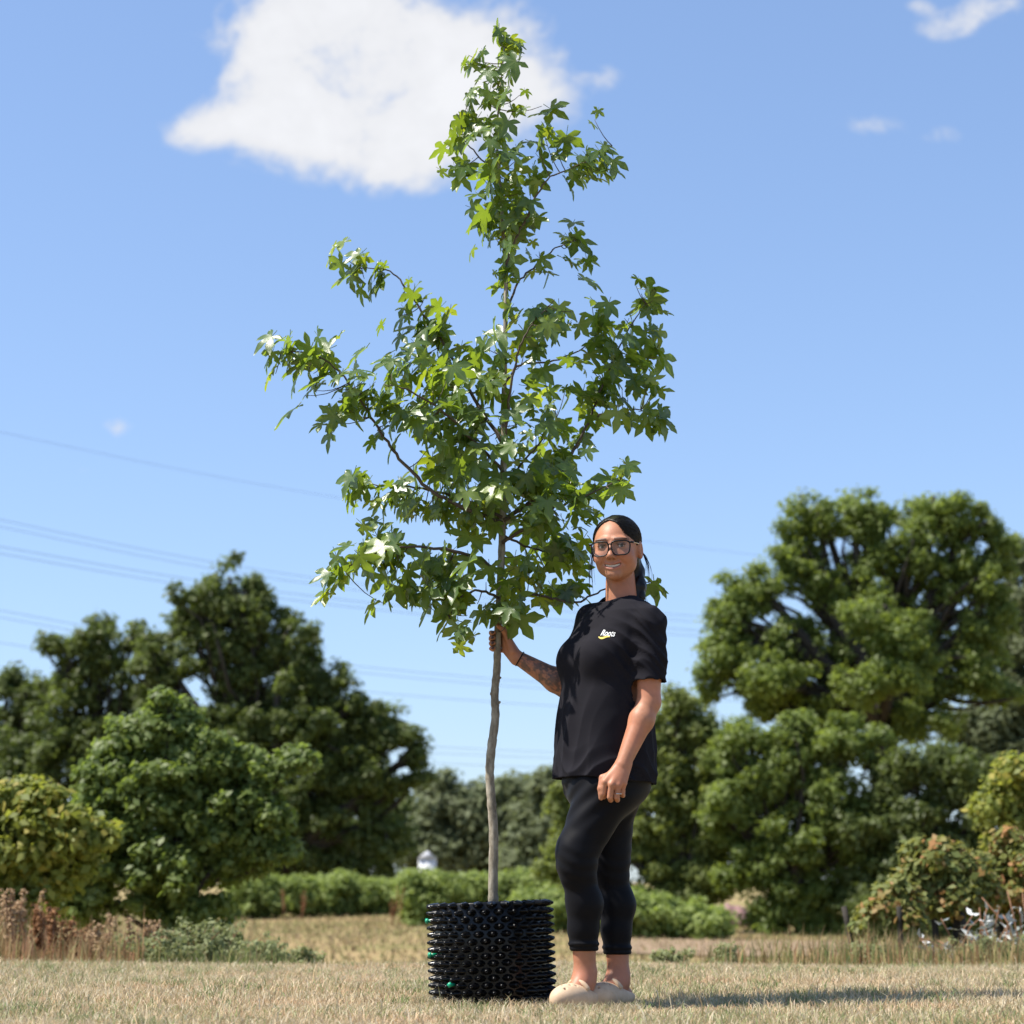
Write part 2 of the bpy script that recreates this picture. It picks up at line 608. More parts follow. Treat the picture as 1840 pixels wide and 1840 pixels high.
#@@BACKGROUND
# ------------------------------------------------------------------ background trees and shrubs
def leaf_cloud(cents, rads, per, size, flat=.8, upb=.55):
    """leaf-sized quads round clump centres -> verts, quads, per-leaf value"""
    n = len(cents)
    c = np.repeat(cents, per, axis=0)
    r = np.repeat(rads, per)
    m = len(c)
    g = RNG.normal(size=(m, 3))
    gl = np.linalg.norm(g, axis=1, keepdims=True)
    d = g / (gl + 1e-9)
    g = d * np.where(gl > 2.1, 2.1 * RNG.random((m, 1)) ** .4, gl)
    pos = c + g * r[:, None] * np.array([.52, .52, .52 * flat])
    nn = nrm(d * .8 + np.array([-.18, -.12, upb]) + RNG.normal(size=(m, 3)) * .45)
    t = nrm(np.cross(nn, RNG.normal(size=(m, 3))))
    b = np.cross(nn, t)
    s = size * RNG.uniform(.5, 1.5, m)
    v = np.stack([pos - t * (s * .6)[:, None], pos + b * (s * .36)[:, None] + nn * (s * .08)[:, None],
                  pos + t * (s * .6)[:, None], pos - b * (s * .36)[:, None] + nn * (s * .08)[:, None]], 1).reshape(-1, 3)
    val = np.clip(np.repeat(RNG.uniform(0, 1, n), per) * .45 + RNG.random(m) * .55, 0, 1)
    q = np.arange(m * 4).reshape(-1, 4)
    return v, q, np.repeat(val, 4)


def limb(a, b, r0, r1, wob, n=7):
    t = np.linspace(0, 1, n)[:, None]
    p = a + (b - a) * t
    k = RNG.normal(size=(2, 3)) * wob
    p = p + np.sin(t * math.pi) * k[0] + np.sin(t * 2 * math.pi) * k[1] * .5
    p[:, 2] += (np.sin(t[:, 0] * math.pi) * wob * .4)
    return tube(p, np.linspace(r0, r1, n), 7)


def tree(name, label, cat, Y, lobes, base, mats, leaf, clumps, per, trunk_r=.16, clump_r=(.28, .6), group=None, bark='bark', depth=.9,
         stems=1, shell=.45, upb=.55, sub_n=4.2):
    """lobes: (px, py, rx, ry[, dY]) in photo pixels, turned into metres at distance Y"""
    k = Y / FPX
    bx = P(base, 1650, Y)[0]
    loc = np.array([bx, Y, float(ground_z(bx, Y))])
    root = thing(name, label, cat, loc, group)
    vol = np.array([l[2] * l[3] for l in lobes], float)
    cnt = np.maximum(3, (clumps * vol / vol.sum()).astype(int))
    C, RR = [], []
    mb = MB()
    top = np.array([0, 0, 0.])
    cs = []
    for (l, n) in zip(lobes, cnt):
        dY = l[4] if len(l) > 4 else 0.0
        c = P(l[0], l[1], Y + dY)
        rx, rz = l[2] * k, l[3] * k
        ry = depth * .5 * (rx + rz)
        ns = int(np.clip(n / sub_n, 3, 60))
        R3 = np.array([rx, ry, rz])
        d = nrm(RNG.normal(size=(ns, 3)))
        sub = c + d * (RNG.random(ns) ** shell * RNG.uniform(.75, 1.1, ns))[:, None] * R3 * .85
        sr = RNG.uniform(.26, .48, ns) * (ns / 8.0) ** -.33
        pick = RNG.integers(0, ns, n)
        d = nrm(RNG.normal(size=(n, 3)))
        pos = sub[pick] + d * (RNG.random(n) ** .5 * sr[pick])[:, None] * R3 * np.array([1.15, 1.15, .8])
        g = ground_z(pos[:, 0], pos[:, 1]) + .12
        pos[:, 2] = np.maximum(pos[:, 2], g)
        C.append(pos)
        RR.append(RNG.uniform(*clump_r, n))
        cs.append((c, rx, rz, pos))
    # woody parts
    hub = np.array([bx, Y, max(loc[2] + .5, min(c[0][2] for c in cs) - .1)])
    mid = np.mean([c[0] for c in cs], axis=0)
    hub = hub * .75 + np.array([mid[0], mid[1], hub[2]]) * .25
    for s in range(stems):
        off = np.array([RNG.normal() * .09, RNG.normal() * .09, 0]) * (stems > 1)
        b0 = loc + off - np.array([0, 0, .15])
        mb.add(*limb(b0, hub + off * 1.4 + np.array([0, 0, .3 * (stems == 1)]), trunk_r * 1.15, trunk_r * .8, .06 * trunk_r * 5))
    for c, rx, rz, pos in cs:
        e = c + np.array([0, 0, rz * .45])
        mb.add(*limb(hub, e, trunk_r * .62, trunk_r * .12, .05 * np.linalg.norm(e - hub)))
        for q in pos[RNG.permutation(len(pos))[:10]]:
            s = hub + (e - hub) * RNG.uniform(.4, .95)
            mb.add(*limb(s, q, trunk_r * .2, trunk_r * .05, .08 * np.linalg.norm(q - s), 5))
    obj('trunk', mb.mesh('trunk', True), M[bark], root, loc)
    v, q, val = leaf_cloud(np.concatenate(C), np.concatenate(RR), per, leaf, upb=upb)
    obj('crown', mesh_np('crown', v, q, {'col': np.stack([val, val, val], 1)}), M[mats], root, loc)
    return root


M['leaf_dark'] = leaf_mat('leaf_dark', (.065, .09, .025), (.135, .165, .045), (.22, .29, .05), .5, .42, .3)
M['leaf_oak'] = leaf_mat('leaf_oak', (.10, .14, .032), (.19, .235, .06), (.34, .43, .06), .5, .48, .3)
M['leaf_mid'] = leaf_mat('leaf_mid', (.09, .13, .036), (.185, .235, .065), (.30, .40, .06), .5, .45, .3)
M['leaf_olive'] = leaf_mat('leaf_olive', (.11, .14, .04), (.20, .23, .06), (.32, .38, .06), .55, .45, .3)
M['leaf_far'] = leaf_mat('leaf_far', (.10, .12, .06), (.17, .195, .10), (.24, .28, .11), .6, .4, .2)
M['leaf_yellow'] = leaf_mat('leaf_yellow', (.12, .16, .035), (.36, .30, .06), (.42, .46, .06), .55, .45, .3, mid=(.22, .24, .05))
M['leaf_rust'] = leaf_mat('leaf_rust', (.10, .14, .035), (.42, .20, .08), (.36, .36, .07), .55, .4, .3, mid=(.2, .21, .055))
M['leaf_hedge'] = leaf_mat('leaf_hedge', (.15, .20, .055), (.26, .31, .09), (.36, .46, .08), .6, .42, .25)
M['leaf_silver'] = leaf_mat('leaf_silver', (.30, .33, .30), (.62, .63, .62), (.3, .33, .26), .45, .15, .5)
M['leaf_weed'] = leaf_mat('leaf_weed', (.17, .19, .085), (.32, .34, .17), (.34, .38, .14), .65, .4, .2)

G_L = 'dark trees along the far field edge'
tree('dark_tree', 'dark tree with ragged crown beside the tallest dark rounded tree', 'tree', 68,
     [(185, 1150, 60, 62), (120, 1180, 50, 60), (170, 1210, 95, 95), (120, 1300, 100, 90), (215, 1330, 100, 110), (60, 1390, 110, 110), (180, 1430, 130, 110), (250, 1150, 40, 50), (270, 1240, 60, 80), (300, 1400, 80, 90), (120, 1540, 120, 80), (260, 1540, 110, 80)],
     170, 'leaf_dark', .14, 900, 66, .30, (.22, .46), G_L, sub_n=2.6)
tree('dark_tree', 'low dark tree with spiky shoots behind the yellowing shrub', 'tree', 72,
     [(12, 1240, 26, 66), (38, 1260, 24, 70), (60, 1290, 40, 60), (0, 1340, 80, 80), (20, 1420, 100, 70), (-90, 1340, 80, 110), (30, 1520, 120, 90), (80, 1240, 45, 60), (60, 1350, 80, 80)],
     0, 'leaf_dark', .14, 620, 66, .26, (.22, .46), G_L, sub_n=2.6)
tree('broad_tree', 'tallest dark rounded tree with sloping crown left of the potted tree', 'tree', 66,
     [(410, 1065, 88, 66), (350, 1120, 80, 90), (450, 1120, 85, 95), (400, 1180, 110, 70), (520, 1180, 90, 85), (580, 1230, 75, 70), (480, 1270, 130, 110), (600, 1320, 120, 90),
      (680, 1330, 75, 50), (720, 1320, 36, 40), (690, 1285, 22, 36), (570, 1420, 170, 100), (690, 1420, 70, 60), (400, 1350, 130, 120), (560, 1500, 170, 80), (700, 1500, 60, 70), (430, 1480, 120, 100), (745, 1400, 30, 30), (620, 1560, 110, 36), (480, 1560, 110, 40), (640, 1400, 90, 70), (740, 1360, 32, 30), (285, 1190, 55, 70), (300, 1290, 70, 80), (640, 1270, 50, 50)],
     470, 'leaf_dark', .14, 1900, 66, .40, (.22, .46), G_L, sub_n=2.6)
tree('young_tree', 'mid green bushy tree in front of the dark trees left of the potted tree', 'tree', 19.5,
     [(300, 1300, 65, 75), (230, 1360, 80, 80), (370, 1360, 90, 85), (300, 1420, 150, 100), (180, 1420, 70, 80), (470, 1380, 70, 50), (430, 1440, 120, 80), (520, 1370, 40, 35), (200, 1520, 110, 100), (340, 1540, 170, 110), (460, 1530, 80, 80),
      (150, 1620, 70, 60), (330, 1640, 120, 60), (380, 1690, 60, 40)],
     300, 'leaf_mid', .062, 1300, 56, .06, (.07, .17), None, depth=.8, sub_n=2.6)
tree('yellowing_shrub', 'yellow green shrub at the left above the tall dry grasses', 'shrub', 17,
     [(20, 1450, 70, 55), (90, 1480, 70, 60), (30, 1530, 90, 60), (110, 1560, 80, 60), (10, 1600, 90, 50), (-70, 1500, 80, 90), (140, 1510, 50, 70)],
     50, 'leaf_yellow', .07, 260, 80, .035, (.10, .2), None, stems=4)
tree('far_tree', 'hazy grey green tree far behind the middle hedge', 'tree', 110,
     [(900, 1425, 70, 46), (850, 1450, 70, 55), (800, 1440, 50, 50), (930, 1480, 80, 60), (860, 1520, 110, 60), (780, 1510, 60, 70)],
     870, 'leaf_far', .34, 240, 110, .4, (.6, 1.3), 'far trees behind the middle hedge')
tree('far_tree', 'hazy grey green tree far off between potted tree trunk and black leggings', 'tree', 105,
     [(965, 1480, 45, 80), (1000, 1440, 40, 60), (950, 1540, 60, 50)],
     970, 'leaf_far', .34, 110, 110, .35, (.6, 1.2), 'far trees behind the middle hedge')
tree('far_tree', 'dim far tree closing the gap under the broad dark tree', 'tree', 120,
     [(740, 1500, 60, 70), (660, 1520, 70, 60), (590, 1530, 70, 50), (510, 1540, 70, 50)],
     650, 'leaf_dark', .34, 150, 110, .35, (.6, 1.2), 'far trees behind the middle hedge')
# right side
tree('oak_tree', 'large spreading oak with sky showing through its rounded crown', 'tree', 52,
     [(1540, 925, 105, 60), (1680, 915, 95, 55), (1740, 950, 70, 65), (1450, 940, 70, 60), (1600, 990, 130, 75), (1430, 1020, 80, 75), (1720, 1040, 95, 85), (1345, 1060, 60, 65), (1520, 1080, 110, 80), (1320, 1150, 75, 85),
      (1400, 1160, 95, 80), (1500, 1190, 100, 70), (1640, 1130, 80, 60), (1740, 1150, 85, 75), (1290, 1220, 50, 60), (1400, 1260, 90, 60), (1690, 1210, 95, 55), (1500, 1290, 110, 60), (1640, 1290, 110, 60), (1790, 1010, 45, 75), (1790, 1120, 50, 70), (1300, 1110, 40, 50), (1590, 1120, 90, 70, -2.4), (1630, 1200, 80, 60, -2.4), (1560, 1230, 90, 50, -2.4), (1770, 1230, 70, 60), (1380, 1210, 80, 60, -1)],
     1600, 'leaf_oak', .10, 2700, 46, .42, (.16, .36), 'trees behind the person', sub_n=2.2)
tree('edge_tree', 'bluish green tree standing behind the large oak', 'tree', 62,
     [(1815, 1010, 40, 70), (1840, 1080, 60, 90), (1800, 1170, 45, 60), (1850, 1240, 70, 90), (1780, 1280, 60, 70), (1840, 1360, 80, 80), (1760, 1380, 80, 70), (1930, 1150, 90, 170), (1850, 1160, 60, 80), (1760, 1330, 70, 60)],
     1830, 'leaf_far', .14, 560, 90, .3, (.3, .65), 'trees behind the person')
tree('maple_tree', 'bright olive green tree directly behind the bare forearm', 'tree', 46,
     [(1215, 1275, 40, 55), (1180, 1330, 60, 70), (1260, 1330, 80, 60), (1200, 1420, 90, 80), (1310, 1400, 80, 70), (1170, 1500, 70, 80), (1280, 1490, 100, 80), (1230, 1560, 110, 60), (1060, 1500, 70, 90), (1020, 1450, 40, 60), (1020, 1550, 50, 50), (1180, 1620, 70, 50), (1250, 1600, 80, 45)],
     1220, 'leaf_olive', .10, 1200, 64, .2, (.15, .33), 'trees behind the person', sub_n=2.8)
tree('hazel_tree', 'layered green tree under the left side of the large oak', 'tree', 45,
     [(1430, 1330, 110, 60), (1520, 1340, 90, 55), (1380, 1420, 90, 70), (1480, 1430, 110, 70), (1400, 1520, 120, 80), (1520, 1520, 110, 80), (1310, 1450, 60, 80), (1320, 1340, 70, 60), (1400, 1390, 90, 60), (1340, 1570, 80, 40), (1460, 1600, 90, 50), (1400, 1650, 80, 45), (1490, 1670, 80, 45)],
     1440, 'leaf_oak', .10, 1200, 64, .2, (.15, .33), 'trees behind the person', sub_n=2.8)
tree('elder_tree', 'dull grey green tree in shade under the right side of the large oak', 'tree', 44.5,
     [(1640, 1400, 90, 80), (1730, 1400, 90, 80), (1600, 1490, 110, 80), (1710, 1490, 110, 80), (1780, 1440, 60, 90), (1620, 1590, 110, 80), (1740, 1580, 110, 70), (1560, 1620, 80, 60), (1560, 1690, 70, 45), (1650, 1670, 90, 45), (1760, 1660, 90, 50)],
     1650, 'leaf_dark', .10, 780, 80, .2, (.17, .38), 'trees behind the person')
tree('bright_shrub', 'bright lime green shrub at the right beside the rusty shrubs', 'shrub', 21,
     [(1830, 1370, 45, 50), (1810, 1450, 40, 50), (1850, 1460, 60, 70), (1830, 1530, 50, 60), (1900, 1480, 70, 120), (1800, 1400, 20, 20)],
     1850, 'leaf_yellow', .07, 170, 90, .05, (.10, .22), None)
tree('rusty_shrub', 'tallest rusty tinged shrub with bare dark stems right of the person', 'shrub', 15.5,
     [(1640, 1590, 55, 42), (1690, 1560, 55, 40), (1740, 1585, 60, 50), (1700, 1620, 70, 45), (1720, 1545, 30, 28)],
     1690, 'leaf_rust', .055, 170, 75, .028, (.07, .15), 'rusty tinged shrubs on the bank', stems=7)
tree('rusty_shrub', 'lowest rusty tinged shrub with reddish leaves over thin bare stems', 'shrub', 15,
     [(1600, 1635, 50, 38), (1580, 1660, 38, 26), (1630, 1660, 45, 32), (1610, 1610, 28, 20)],
     1610, 'leaf_rust', .05, 100, 75, .024, (.06, .13), 'rusty tinged shrubs on the bank', stems=7)
tree('rusty_shrub', 'rusty tinged shrub leaning over the silver leaved plants', 'shrub', 16,
     [(1790, 1560, 50, 46), (1830, 1580, 50, 60), (1790, 1610, 50, 40), (1860, 1620, 60, 60), (1815, 1515, 28, 30)],
     1815, 'leaf_rust', .055, 150, 75, .028, (.07, .15), 'rusty tinged shrubs on the bank', stems=6)


# hedges: clipped rows of leaf clumps
def hedge(name, label, x0, x1, Y0, Y1, top0, top1, leaf, n, per, mat, thick=1.2, group='field hedges'):
    xa, xb = P(x0, 1600, Y0)[0], P(x1, 1600, Y1)[0]
    t = RNG.random(n)
    x = xa + (xb - xa) * t
    y = Y0 + (Y1 - Y0) * t + RNG.normal(size=n) * .32 * thick
    zt = np.array([P(0, top0 + (top1 - top0) * a, Y0 + (Y1 - Y0) * a)[2] for a in t])
    zt = zt - .10 + .07 * np.sin(x * .9) + .04 * np.sin(x * 2.7 + 1) + RNG.normal(size=n) * .06
    zb = ground_z(x, y)
    z = zb + .12 + (zt - zb - .22) * RNG.random(n) ** .7
    c = np.stack([x, y, z], 1)
    v, q, val = leaf_cloud(c, RNG.uniform(.16, .34, n), per, leaf)
    loc = np.array([(xa + xb) / 2, (Y0 + Y1) / 2, float(ground_z((xa + xb) / 2, (Y0 + Y1) / 2))])
    root = thing(name, label, 'hedge', loc, group)
    mb = MB()
    for a in np.linspace(.03, .97, 14):
        b = np.array([xa + (xb - xa) * a, Y0 + (Y1 - Y0) * a, 0]); b[2] = ground_z(b[0], b[1]) - .1
        e = b + np.array([RNG.normal() * .15, RNG.normal() * .1, .7])
        mb.add(*limb(b, e, .03, .012, .05, 4))
    obj('stem', mb.mesh('stem', True), M['bark'], root, loc)
    obj('foliage', mesh_np('foliage', v, q, {'col': np.stack([val] * 3, 1)}), M[mat], root, loc)


hedge('hedge', 'low olive hedge across the field under the broad dark tree', 420, 760, 57, 60, 1572, 1576, .11, 850, 70, 'leaf_hedge')
hedge('hedge', 'taller green hedge behind the potted tree trunk', 725, 1010, 50, 53, 1556, 1572, .10, 850, 70, 'leaf_hedge')
hedge('hedge', 'grassy green hedge beside the leggings on the far side', 1110, 1290, 40, 41, 1612, 1622, .10, 330, 90, 'leaf_hedge')
hedge('hedge', 'short hedge end low behind the black pot and leggings', 930, 1120, 44, 44, 1598, 1608, .10, 260, 90, 'leaf_hedge')


# wild plants on the bank ----------------------------------------------------
def dock(px, Y, h, col, label, group):
    x = P(px, 1700, Y)[0]
    loc = np.array([x, Y, float(ground_z(x, Y))])
    root = thing('dock_plant', label, 'plant', loc, group)
    st, sd = MB(), MB()
    for s in range(RNG.integers(3, 6)):
        tip = loc + np.array([RNG.normal() * .12 * h, RNG.normal() * .1 * h, h * RNG.uniform(.75, 1.05)])
        st.add(*limb(loc - np.array([0, 0, .03]), tip, .006, .002, .02, 5))
        m = 40
        t = RNG.uniform(.4, 1, m)[:, None]
        c = loc + (tip - loc) * t + RNG.normal(size=(m, 3)) * .012
        v, q, val = leaf_cloud(c, np.full(m, .016), 9, .016)
        sd.add(v, q, a=np.stack([val] * 3, 1))
    obj('stem', st.mesh('stem'), M['dock_stem'], root, loc)
    obj('seed_head', sd.mesh('seed_head'), M[col], root, loc)


M['dock_stem'] = simple('dock_stem', (.25, .12, .06), None, .8)
M['dock_seed'] = leaf_mat('dock_seed', (.17, .075, .035), (.34, .18, .085), (.3, .14, .06), .8, .15, .2)
M['pale_seed'] = leaf_mat('pale_seed', (.33, .2, .11), (.5, .36, .22), (.4, .28, .14), .8, .2, .2)
for px, Y, h in ((95, 13.2, .40), (120, 13.6, .34), (70, 13.8, .42), (150, 14.2, .36)):
    dock(px, Y, h, 'dock_seed', 'rust red dock plant with dry seed heads among the tall dry grasses', 'rust red dock plants')
for px, Y, h in ((20, 13.5, .5), (45, 14, .58), (200, 14.4, .4), (235, 13.8, .34), (5, 14.4, .55), (175, 13.4, .33), (270, 14.3, .34), (290, 13.6, .26)):
    dock(px, Y, h, 'pale_seed', 'pale buff seeding weed standing among the tall dry grasses', 'pale seeding weeds')
for px, Y, h in ((512, 54, 1.0), (540, 55, .8), (716, 49, .95), (705, 49.5, .7)):
    dock(px, Y, h, 'dock_seed', 'rust brown dock standing before the far hedge', 'far docks')


def weed(px, Y, r, h, label, group, mat='leaf_weed', leaf=.024, n=34):
    x = P(px, 1700, Y)[0]
    loc = np.array([x, Y, float(ground_z(x, Y))])
    root = thing('weed', label, 'plant', loc, group)
    st = MB(); cs = []
    for i in range(n):
        e = loc + np.array([RNG.normal() * r * .5, RNG.normal() * r * .4, h * RNG.uniform(.35, 1.0)])
        st.add(*limb(loc + np.array([RNG.normal() * r * .2, 0, -.02]), e, .004, .0015, .02, 4))
        for t in (.5, .75, 1.0):
            cs.append(loc + (e - loc) * t)
    v, q, val = leaf_cloud(np.array(cs), RNG.uniform(.03, .06, len(cs)), 22, leaf)
    obj('stem', st.mesh('stem'), M['dock_stem'], root, loc)
    obj('foliage', mesh_np('foliage', v, q, {'col': np.stack([val] * 3, 1)}), M[mat], root, loc)


for px, Y, r, h in ((300, 13.4, .22, .26), (355, 13.8, .22, .34), (415, 14.2, .2, .3), (250, 14.2, .2, .25), (475, 13.6, .16, .2), (540, 14.0, .14, .16)):
    weed(px, Y, r, h, 'leafy grey green weed on the bank in front of the young tree', 'leafy weeds before the young tree')
for px, Y, r, h in ((1200, 13.5, .12, .14), (1305, 13.6, .12, .16), (1560, 13.2, .12, .16), (1760, 13.4, .16, .2), (1830, 13.4, .14, .2)):
    weed(px, Y, r, h, 'small green weed at the lawn edge right of the person', 'small weeds right of the person', n=20)


def silver_plant(px, Y, h, n):
    x = P(px, 1700, Y)[0]
    loc = np.array([x, Y, float(ground_z(x, Y))])
    root = thing('silver_plant', 'thistle like plant with long silver white leaves below the rusty shrubs', 'plant', loc, 'silver leaved plants')
    st, lf = MB(), MB()
    for i in range(n):
        e = loc + np.array([RNG.normal() * .12, RNG.normal() * .1, h * RNG.uniform(.5, 1.0)])
        st.add(*limb(loc - np.array([0, 0, .03]), e, .007, .004, .03, 5))
        for t in RNG.uniform(.35, 1, 5):
            p = loc + (e - loc) * t
            d = nrm(np.array([RNG.normal(), RNG.normal(), RNG.uniform(-.3, .9)]))
            s = nrm(np.cross(d, RNG.normal(size=3)))
            L, w = RNG.uniform(.06, .13), RNG.uniform(.010, .018)
            up = np.cross(s, d) * .01
            vv = np.array([p, p + d * L * .4 + s * w + up, p + d * L, p + d * L * .4 - s * w + up])
            val = RNG.random()
            lf.add(vv, np.array([[0, 1, 2], [0, 2, 3]]), a=(val, val, val))
    obj('stem', st.mesh('stem'), M['dock_stem'], root, loc)
    obj('foliage', lf.mesh('foliage'), M['leaf_silver'], root, loc)


for px, Y, h, n in ((1725, 13.6, .34, 6), (1765, 13.8, .42, 6), (1800, 13.5, .36, 6), (1830, 13.9, .52, 7), (1850, 13.5, .4, 5), (1700, 13.9, .3, 4)):
    silver_plant(px, Y, h, n)


def rock(px, py, Y, r, label, group, mat):
    p = P(px, py, Y); p[2] = float(ground_z(p[0], Y)) + r * .25
    n, m = 9, 6
    th = np.arange(n) * 2 * math.pi / n
    v = [[0, 0, -1]]
    for i in range(1, m):
        a = -math.pi / 2 + math.pi * i / m
        for t in th:
            v.append([math.cos(a) * math.cos(t), math.cos(a) * math.sin(t), math.sin(a)])
    v.append([0, 0, 1])
    v = np.array(v) * (1 + RNG.normal(size=(len(v), 1)) * .13) * np.array([1.2, 1, .7]) * r
    fs, tr = [], []
    for i in range(m - 2):
        for j in range(n):
            fs.append([1 + i * n + j, 1 + i * n + (j + 1) % n, 1 + (i + 1) * n + (j + 1) % n, 1 + (i + 1) * n + j])
    last = len(v) - 1
    for j in range(n):
        tr.append([0, 1 + (j + 1) % n, 1 + j]); tr.append([last, 1 + (m - 2) * n + j, 1 + (m - 2) * n + (j + 1) % n])
    o = obj('rock', mesh_np('rock', v, [np.array(fs), np.array(tr)]), mat)
    o.location = p
    tag(o, label, 'stone', group)


M['stone'] = simple('pale_stone', (.5, .48, .42), (.32, .3, .26), .9, 30, 5, .4, .01)
for i in range(11):
    rock(1375 + i * 11 + RNG.uniform(-5, 5), 1735, 13.0 + RNG.uniform(-.2, .4), RNG.uniform(.018, .04), 'pale stone in the rubble strip under the layered green tree', 'pale stones left of the shrubs', M['stone'])
for i in range(9):
    rock(1600 + i * 9 + RNG.uniform(-4, 4), 1735, 12.9 + RNG.uniform(-.2, .4), RNG.uniform(.016, .038), 'pale stone at the foot of the rusty shrubs', 'pale stones below the rusty shrubs', M['stone'])


# white shed far behind the hedge
def shed():
    Y = 96.0
    c = P(768, 1560, Y)
    k = Y / FPX
    gz = float(ground_z(c[0], Y))
    w, d, h = 30 * k, 1.1, P(0, 1543, Y)[2] - gz
    loc = np.array([c[0], Y, gz])
    root = thing('shed', 'small white gabled shed far off above the green hedge', 'shed', loc)
    mb = MB(); mb.add(*box((c[0], Y, gz + h / 2), (w, d, h)))
    obj('wall', mb.mesh('wall'), M['shed_white'], root, loc)
    rf = MB(); ht = P(0, 1529, Y)[2] - gz - h
    hw = w / 2 + .06
    v = np.array([[-hw, -d / 2 - .06, 0], [hw, -d / 2 - .06, 0], [0, -d / 2 - .06, ht], [-hw, d / 2 + .06, 0], [hw, d / 2 + .06, 0], [0, d / 2 + .06, ht]]) + np.array([c[0], Y, gz + h + .003])
    rf.add(v, np.array([[0, 1, 2], [5, 4, 3]]), np.array([[1, 4, 5, 2], [3, 0, 2, 5], [0, 3, 4, 1]]))
    obj('roof', rf.mesh('roof'), M['shed_roof'], root, loc)
    mb = MB(); mb.add(*box((c[0] + .02, Y - d / 2 - .012, gz + h * .62), (w * .5, .02, h * .12)))
    obj('window', mb.mesh('window'), M['shed_roof'], root, loc)


M['shed_white'] = simple('shed_white', (.72, .73, .76), (.64, .65, .69), .7, 6)
M['shed_roof'] = simple('shed_roof', (.5, .51, .55), (.42, .43, .47), .7, 6)
shed()


# pink sheeting under the trees
def tarp():
    Y = 50.0
    c = P(1318, 1640, Y)
    k = Y / FPX
    n = 14
    u = np.linspace(-1, 1, n); w = np.linspace(-1, 1, 10)
    U, W = np.meshgrid(u, w)
    gz = ground_z(c[0], Y)
    top = c[2] + 16 * k - gz
    Z = np.maximum(.01, np.sqrt(np.maximum(0, 1 - U ** 2)) * (1 - .12 * np.sin(U * 5 + 1)) * (1 - W ** 2)) * top + .03 * np.sin(U * 9 + W * 5) * (1 - W ** 2)
    v = np.stack([c[0] + U * 28 * k, Y + W * .5, gz + Z], -1).reshape(-1, 3)
    i, j = np.meshgrid(np.arange(n - 1), np.arange(9)); a = (j * n + i).ravel()
    me = mesh_np('tarpaulin', v, np.stack([a, a + 1, a + 1 + n, a + n], 1), smooth=True)
    o = obj('tarpaulin', me, simple('pink_sheet', (.27, .15, .14), (.2, .12, .11), .7, 8))
    md = o.modifiers.new('thick', 'SOLIDIFY'); md.thickness = .02
    tag(o, 'crumpled dusty pink sheet lying in shade under the layered tree', 'tarpaulin')


tarp()


# overhead lines
M['cable'] = simple('cable', (.10, .12, .16), None, .5)


def cable(pts, label, r=.016):
    pts = [P(px, py, Y) for px, py, Y in pts]
    v, q, t = tube(spline(pts, 10), r, 6)
    o = obj('power_line', mesh_np('power_line', v, [q, t], smooth=True), M['cable'])
    tag(o, label, 'power line', 'overhead power lines')


def line(ya, yb, yc, label, r=.03, x=(-300, 760, 2200)):
    cable([(x[0], ya, 125), (x[1], yb, 150), (x[2], yc, 190)], label, r)


line(715, 918, 1100, 'topmost single overhead wire crossing the sky', .011)
k = 0
for (a, b_, c, r) in ((875, 1063, 1175, .016), (932, 1093, 1195, .019), (1045, 1209, 1300, .016), (1245, 1341, 1390, .014)):
    w = ('highest', 'second highest', 'third highest', 'lowest')[k]
    k += 1
    line(a, b_, c, 'upper cable of the %s overhead pair crossing the sky' % w, r)
    line(a + 13, b_ + 11, c + 8, 'lower cable of the %s overhead pair crossing the sky' % w, r)
line(1110, 1252, 1330, 'single overhead cable just below the third highest pair', .015)
line(1290, 1371, 1410, 'single overhead cable below all the pairs, just above the far trees', .014)

#@@TREE
# ------------------------------------------------------------------ the potted young tree
TREE_Y = 7.62


def young_bark():
    m, nt, b = new_mat('young_bark')
    n = noise_node(nt, 60, 6, .65, stretch=(1, 1, .45))
    n2 = noise_node(nt, 9, 4, .6)
    c = ramp(nt, n.outputs[0], [(.3, (.15, .13, .10)), (.5, (.31, .275, .22)), (.72, (.46, .43, .36))])
    mx = nt.nodes.new('ShaderNodeMix'); mx.data_type = 'RGBA'; mx.blend_type = 'MULTIPLY'
    mx.inputs[0].default_value = .7
    nt.links.new(c, mx.inputs[6])
    nt.links.new(ramp(nt, n2.outputs[0], [(.35, (.55, .5, .42)), (.65, (1.05, 1.02, .95))]), mx.inputs[7])
    nt.links.new(mx.outputs[2], b.inputs['Base Color'])
    b.inputs['Roughness'].default_value = .85
    b.inputs['Specular IOR Level'].default_value = .2
    bump(nt, b, n.outputs[0], .7, .004)
    return m


M['young_bark'] = young_bark()
M['twig'] = simple('twig_bark', (.10, .075, .05), (.06, .04, .03), .75, 60, 4, .3, .001)


